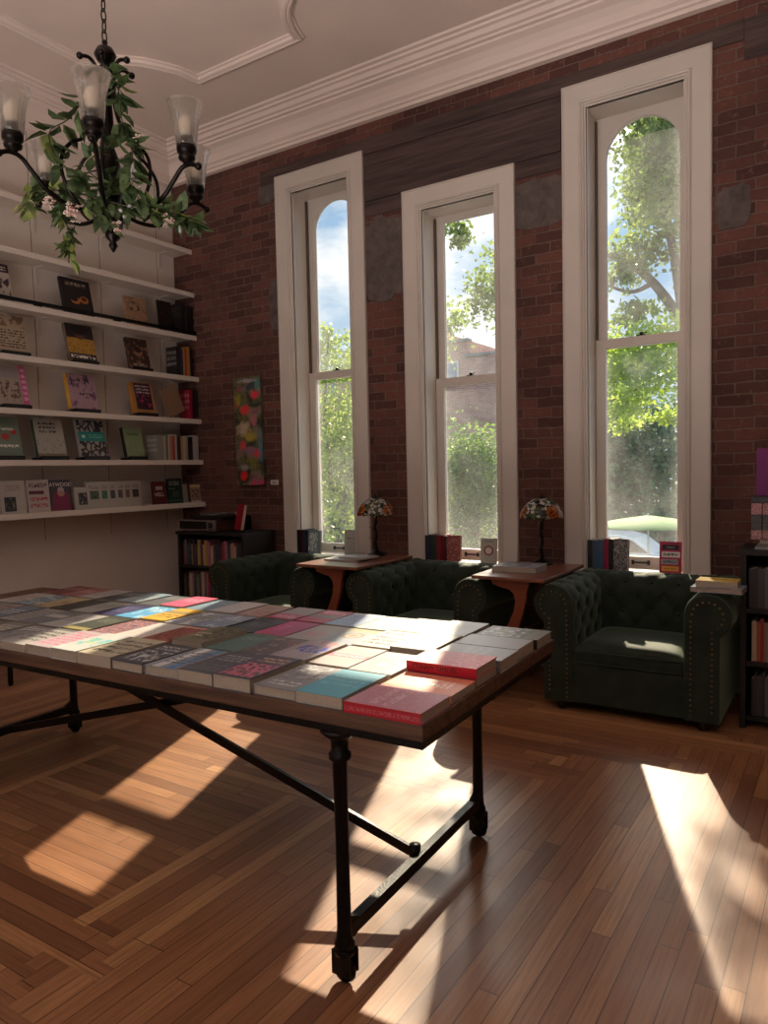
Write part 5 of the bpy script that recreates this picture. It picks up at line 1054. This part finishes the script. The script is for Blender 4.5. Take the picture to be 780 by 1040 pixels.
stems = [
 ([gp(.02,.06,3.02),gp(.07,.08,2.93),gp(.08,.08,2.82),gp(.10,.10,2.74),gp(.13,.12,2.66),gp(.12,.14,2.56),gp(.16,.14,2.48)], 64, .085, 0),
 ([gp(-.02,.10,2.92),gp(-.10,.12,2.80),gp(-.17,.14,2.74),gp(-.14,.16,2.64),gp(-.06,.18,2.56)], 36, .10, 0),
 ([gp(-.33,-.06,2.60),gp(-.25,.02,2.57),gp(-.14,.10,2.54),gp(-.02,.14,2.50),gp(.10,.12,2.47),gp(.22,.06,2.46),gp(.31,0,2.44)], 130, .072, 0),
 ([gp(-.16,.10,2.52),gp(-.15,.12,2.44),gp(-.12,.12,2.38),gp(-.13,.13,2.30)], 60, .055, 0),
 ([gp(-.30,0,2.60),gp(-.34,.0,2.56),gp(-.31,.02,2.50)], 14, .075, 1),
 ([gp(-.06,.16,2.48),gp(.02,.17,2.42),gp(.06,.17,2.37)], 16, .06, 0),
 ([gp(-.10,.12,2.40),gp(-.12,.13,2.32),gp(-.125,.13,2.26)], 8, .06, 1),
 ([gp(.20,.05,2.50),gp(.27,.03,2.47),gp(.33,.02,2.44)], 18, .085, 0),
 ([gp(.0,.10,2.62),gp(.05,.14,2.54),gp(-.03,.16,2.60),gp(.04,.12,2.70)], 40, .07, 0)]
sm_ = MB(); lm = MB()
for P, n, L, pale in stems:
    S = spl(P, 8); sm_.tube(S, .0025, 5)
    for k in range(n):
        f = rg.random()*(len(S)-1.001); i = int(f); p = S[i].lerp(S[i+1], f-i); t = (S[i+1]-S[i]).normalized()
        d = Vector((rg.gauss(0,1), rg.gauss(0,1), rg.gauss(-.25,.7))).normalized()+t*.5
        leaf(lm, p+d*.006, d, L*rg.uniform(.7,1.2), L*rg.uniform(.38,.6), 1 if (pale and rg.random() < .8) or rg.random() < .08 else 0)
sm_.build('stem', M_stem, gl, fix=False); tag(lm.build('leaves', M_lv, gl, fix=False), kind='stuff')
for (lat, dep, z, n, sp_) in ((-.20,.10,2.50,26,.036),(-.09,.17,2.44,30,.036),(.075,.17,2.38,16,.026),(-.0,.15,2.71,12,.025),(.24,.06,2.43,12,.025),(.15,.10,2.72,14,.026)):
    mb = MB(); c = gp(lat, dep, z)
    for k in range(n):
        p = c+Vector((rg.gauss(0,sp_*.35), rg.gauss(0,sp_*.35), rg.gauss(0,sp_*.45)))
        for q in range(4):
            a = q*PI/2+rg.random(); dv = Vector((math.cos(a), math.sin(a), rg.uniform(-.3,.5)))*.006
            mb.sphere(p+dv, .0038, rg.randrange(2), 6, 4, (1,1,.6))
    tag(mb.build('blossom_cluster', [M_petal, M_petw], gl, fix=False), kind=None)
M_crys = plain('clear_crystal', (.9,.92,.95,1), .05); M_crys.node_tree.nodes['Principled BSDF'].inputs['Transmission Weight'].default_value = .7
for (lat, dep, z) in ((.275,.03,2.41),(.10,.15,2.42),(.13,.13,2.50),(.12,.15,2.46),(.09,.16,2.44),(.15,.12,2.54)):
    mb = MB(); mb.sphere(gp(lat, dep, z), .007, 0, 8, 6, (1,1,2.4 if lat > .2 else 1)); mb.build('crystal_drop', M_crys, gl, fix=False)

# ------------------------------------------------------------------ the street outside
GZ = -2.2
M_street = simple('asphalt_street', lin(112, 110, 108), .9, var=.1, vs=.6, bmp=.2, bs=30)
mb = MB(); mb.box(-70, 40, D+.6, 90, GZ-.2, GZ); tag(mb.build('street_ground', M_street), kind='structure')
import numpy as np
def foliage(name, blobs, mat, size, par, seed):
    rs = np.random.RandomState(seed); V = []; 
    for (c, r, n, hollow) in blobs:
        d = rs.normal(size=(n, 3)); d /= np.linalg.norm(d, axis=1)[:, None]; rad = (hollow+(1-hollow)*rs.rand(n)**.5)[:, None]
        # clumps: pull leaves towards random centres so that gaps open between them
        k = max(6, n//70); cd = rs.normal(size=(k, 3)); cd /= np.linalg.norm(cd, axis=1)[:, None]; cc = cd*(hollow+(1-hollow)*rs.rand(k)**.5)[:, None]
        idx = rs.randint(k, size=n); p = .25*d*rad+.75*cc[idx]+rs.normal(size=(n, 3))*.13
        p = p*np.array(r)+np.array(c)
        t = rs.normal(size=(n, 3)); t /= np.linalg.norm(t, axis=1)[:, None]; q = rs.normal(size=(n, 3)); s = np.cross(t, q); s /= np.linalg.norm(s, axis=1)[:, None]
        L = size*(.6+.8*rs.rand(n))[:, None]
        V.append(np.stack([p, p+t*L*.5+s*L*.3, p+t*L, p+t*L*.5-s*L*.3], 1).reshape(-1, 3))
    V = np.concatenate(V); me = bpy.data.meshes.new(name); n = len(V)//4
    me.from_pydata(V.tolist(), [], np.arange(n*4).reshape(n, 4).tolist()); me.materials.append(mat); me.update()
    o = bpy.data.objects.new(name, me); C.objects.link(o); o.parent = par; tag(o, kind='stuff'); return o
M_bark = simple('grey_bark', lin(104, 92, 82), .9, var=.25, vs=6, bmp=.6, bs=14)
def limbs(par, base, L):
    mb = MB()
    for P, r0, r1 in L:
        S = spl([Vector(p)-Vector(base) for p in P], 6); n = len(S); mb.tube(S, [r0+(r1-r0)*i/(n-1) for i in range(n)], 8)
    mb.build('trunk', M_bark, par)
def sh(blobs, base): return [((c[0]-base[0], c[1]-base[1], c[2]-base[2]), r, n, h) for c, r, n, h in blobs]
b0 = (-1.5, 13.2, GZ)
tr = thing('street_tree', 'large spreading street tree filling the top of the right window', 'tree', b0, 'trees outside the windows')
limbs(tr, b0, [([(-1.5,13.2,GZ),(-1.6,13.2,.5),(-1.8,13.1,2.6),(-2.4,13,3.7),(-3.0,13,4.6),(-3.7,13,5.1),(-5.0,13.1,5.4)], .15, .03), ([(-2.4,13,3.7),(-2.7,13.2,5.4),(-3.1,13.2,7.0)], .10, .03), ([(-1.8,13.1,2.6),(-1.5,13.3,5.0),(-1.8,13.3,7.6)], .10, .03), ([(-2.9,13,4.5),(-3.3,13,4.4),(-3.9,13,4.7)], .05, .015), ([(-1.9,13.1,2.8),(-2.5,12.6,2.9),(-3.4,12.2,2.5)], .06, .015)])
foliage('foliage', sh([((-2.4,13.2,6.6),(1.45,1.6,2.1),10500,.15), ((-3.4,13.1,4.8),(.7,.7,.6),900,.1), ((-3.55,15.6,7.2),(.85,.7,1.9),4200,.0), ((-5.8,13.2,4.9),(.95,.8,1.4),1250,.0), ((-6.7,13.2,4.3),(.6,.5,.8),260,.0), ((-6.8,13.3,6.1),(.5,.5,.6),420,.1), ((-4.15,13.2,7.2),(.6,.9,1.2),330,.1), ((-5.2,13.2,8.0),(.5,.8,1.6),520,.1), ((-3.2,13.0,3.95),(.9,.6,.3),420,.1)], b0), make_leaf('street_tree_leaf', lin(92,112,62), lin(160,182,92), .5, 1.2), .11, tr, 3)
foliage('foliage', sh([((-2.8,12.1,3.1),(1.4,.8,.75),4200,.1), ((-3.1,12.0,2.2),(.7,.5,.35),620,.1), ((-2.4,12.0,2.25),(.45,.4,.2),260,.1)], b0), make_leaf('painted_sunlit_leaf', lin(150,182,50), lin(196,216,92), .6, 1.5), .095, tr, 4)  # lower boughs of the same tree, their backlit glow painted into the leaf colour
b0 = (-11.6, 16.4, GZ)
tr = thing('street_tree', 'yellow-green young tree outside the left window', 'tree', b0, 'trees outside the windows')
limbs(tr, b0, [([(-12.4,16.4,GZ),(-12.0,16.4,0),(-11.4,16.4,2.2),(-10.8,16.5,3.8)], .14, .03), ([(-12.0,16.2,.4),(-11.2,16,1.4),(-10.2,16,2.6)], .07, .02), ([(-12.2,16.3,.8),(-12.4,16.3,3),(-12.2,16.3,5.2)], .08, .02)])
foliage('foliage', sh([((-11.6,16.4,1.6),(2.4,1.6,2.8),8200,.1), ((-12.0,16.3,4.4),(1.3,1.1,.9),1300,.1), ((-10.9,16.4,4.7),(.35,.4,.9),260,.1), ((-12.3,16.4,5.3),(.25,.3,.7),140,.1)], b0), make_leaf('young_tree_leaf', lin(126,152,70), lin(190,206,110), .5, 1.4), .14, tr, 5)
b0 = (-9.86, 20.5, GZ)
tr = thing('street_tree', 'rounded green tree outside the middle window below the brick building', 'tree', b0, 'trees outside the windows')
limbs(tr, b0, [([(-9.86,20.5,GZ),(-9.86,20.5,-.6),(-9.7,20.5,1.5)], .16, .05), ([(-9.86,20.5,-.6),(-10.6,20.5,.8)], .08, .03)])
foliage('foliage', sh([((-9.86,20.5,.95),(2.5,1.7,2.3),10000,.1), ((-9.86,20.5,-1.2),(2.4,1.4,.8),2600,.1)], b0), make_leaf('round_tree_leaf', lin(84,116,66), lin(150,178,86), .45, 1.3), .14, tr, 6)
b0 = (-8.2, 29, GZ)
tr = thing('conifer', 'dark blue-green conifer behind the green parasol outside the right window', 'tree', b0, 'trees outside the windows')
limbs(tr, b0, [([(-8.2,29,GZ),(-8.2,29,4)], .2, .05)])
foliage('foliage', sh([((-8.0,29,1.6),(4.2,2.2,4.2),15000,.1), ((-6,28,-1),(3,1.5,1.3),3500,.1)], b0), make_leaf('conifer_needles', lin(84,112,78), lin(140,166,116), .5, 1.0), .25, tr, 7)
b0 = (-15.5, 24, GZ)
tr = thing('hedge', 'grey-green hedge beyond the young tree outside the left window', 'hedge', b0, 'trees outside the windows')
limbs(tr, b0, [([(-15.5,24,GZ),(-15.5,24,0)], .12, .04)])
foliage('foliage', sh([((-16.2,24,.6),(3.6,1.4,2.6),6000,.1)], b0), make_leaf('hedge_leaf', lin(84,108,80), lin(134,156,120), .4, 1.0), .18, tr, 8)
# brick building with a stepped parapet
def make_farbrick():
    m, nt, b = newmat('pale_street_brick'); g = nd(nt, 'ShaderNodeNewGeometry'); sp = nd(nt, 'ShaderNodeSeparateXYZ'); nt.links.new(g.outputs['Position'], sp.inputs[0]); cb = nd(nt, 'ShaderNodeCombineXYZ')
    nt.links.new(math_(nt, 'ADD', sp.outputs['X'], sp.outputs['Y']), cb.inputs[0]); nt.links.new(sp.outputs['Z'], cb.inputs[1])
    br = nd(nt, 'ShaderNodeTexBrick'); nt.links.new(cb.outputs[0], br.inputs['Vector']); br.inputs['Scale'].default_value = 1; br.inputs['Brick Width'].default_value = .3; br.inputs['Row Height'].default_value = .1; br.inputs['Mortar Size'].default_value = .01
    br.inputs['Color1'].default_value = lin(196,150,132); br.inputs['Color2'].default_value = lin(172,126,112); br.inputs['Mortar'].default_value = lin(200,180,168)
    nt.links.new(br.outputs[0], b.inputs['Base Color']); b.inputs['Roughness'].default_value = .9; return m
M_far = make_farbrick()
bl = thing('brick_building', 'pale brick building with stepped parapet across the street', 'building', (-18, 34, GZ))
mb = MB(); poly = [(-9,0),(6.5,0),(6.5,8.6),(3.0,8.6),(3.0,9.3),(1.3,9.3),(1.3,10.1),(-.6,10.1),(-.6,10.9),(-4.5,10.9),(-4.5,10.1),(-6.4,10.1),(-6.4,9.3),(-9,9.3)]
mb.prism(poly, -8, 0, XZ); mb.build('wall', M_far, bl)
mb = MB(); q = [p for p in poly[2:]]
for (a, c) in zip(q[:-1], q[1:]):
    if abs(a[1]-c[1]) < .01: mb.box(min(a[0], c[0])-.08, max(a[0], c[0])+.08, -.12, .4, a[1], a[1]+.14)
mb.build('parapet_coping', simple('grey_stone_coping', lin(150,146,142), .8), bl)
M_fw = plain('far_window_pane', lin(120,140,160), .1); M_fwf = plain('far_window_trim', lin(220,216,210), .6)
for wx in (-7.5,-5,-2.4,.3,2.6,5.0):
    for wz, wh in ((1.0, 1.7), (7.9, 1.25)):
        if wz > 5 and wx > 1: continue
        mb = MB(); mb.box(wx-.5, wx+.5, -.06, .02, wz, wz+wh); w_ = mb.build('window', M_fwf, bl); mb = MB(); mb.box(wx-.42, wx+.42, -.075, -.058, wz+.08, wz+wh-.08); mb.build('pane', M_fw, w_)
# parked white car
car = thing('car', 'white car parked outside, seen low in the right window', 'car', (-6.3, 23.6, GZ))
M_car = plain('white_car_paint', lin(236,238,240), .25); M_cg = plain('dark_car_glass', lin(30,34,40), .08); M_tyre = plain('black_tyre', lin(24,24,24), .8)
body = [(-2.2,.25),(2.15,.25),(2.2,.6),(2.05,.86),(1.2,.96),(.62,1.40),(.2,1.5),(-1.0,1.52),(-1.7,1.38),(-2.15,.95),(-2.25,.6)]
mb = MB(); mb.prism(body, -.85, .85, XZ, smooth=False); mb.build('body', M_car, car, bevel=.06)
for s in (-1, 1):
    mb = MB(); mb.prism([(-1.65,.98),(1.05,.98),(.58,1.34),(.15,1.42),(-.95,1.44),(-1.5,1.30)], -.862, -.855, XZ @ Matrix.Diagonal((1,1,s,1))); mb.build('side_window', M_cg, car)
    for wx in (-1.4, 1.4):
        mb = MB(); mb.lathe([(.1,-.1),(.30,-.1),(.33,-.06),(.33,.06),(.30,.1),(.1,.1)], (0,0,0), 22, M=Matrix.Translation((wx, s*.78, .33)) @ Matrix.Rotation(PI/2, 4, 'X')); mb.build('wheel', M_tyre, car)
# green parasol
pr = thing('parasol', 'pale green parasol open outside, seen low in the right window', 'parasol', (-4.15, 18.0, GZ))
M_par = make_leaf('pale_green_canvas', lin(150,186,124), lin(170,200,140), .4, 1.0, .8)
mb = MB(); mb.lathe([(1.30,2.19),(1.27,2.22),(.7,2.34),(.05,2.44)], n=8, cap=False); c_ = mb.build('canopy', M_par, pr); so = c_.modifiers.new('thickness', 'SOLIDIFY'); so.thickness = .01
mb = MB(); mb.lathe([(.25,0),(.25,.06),(.03,.08),(.022,.1),(.022,2.42),(.03,2.46),(.005,2.50)], n=12); mb.build('pole', M_fwf, pr)
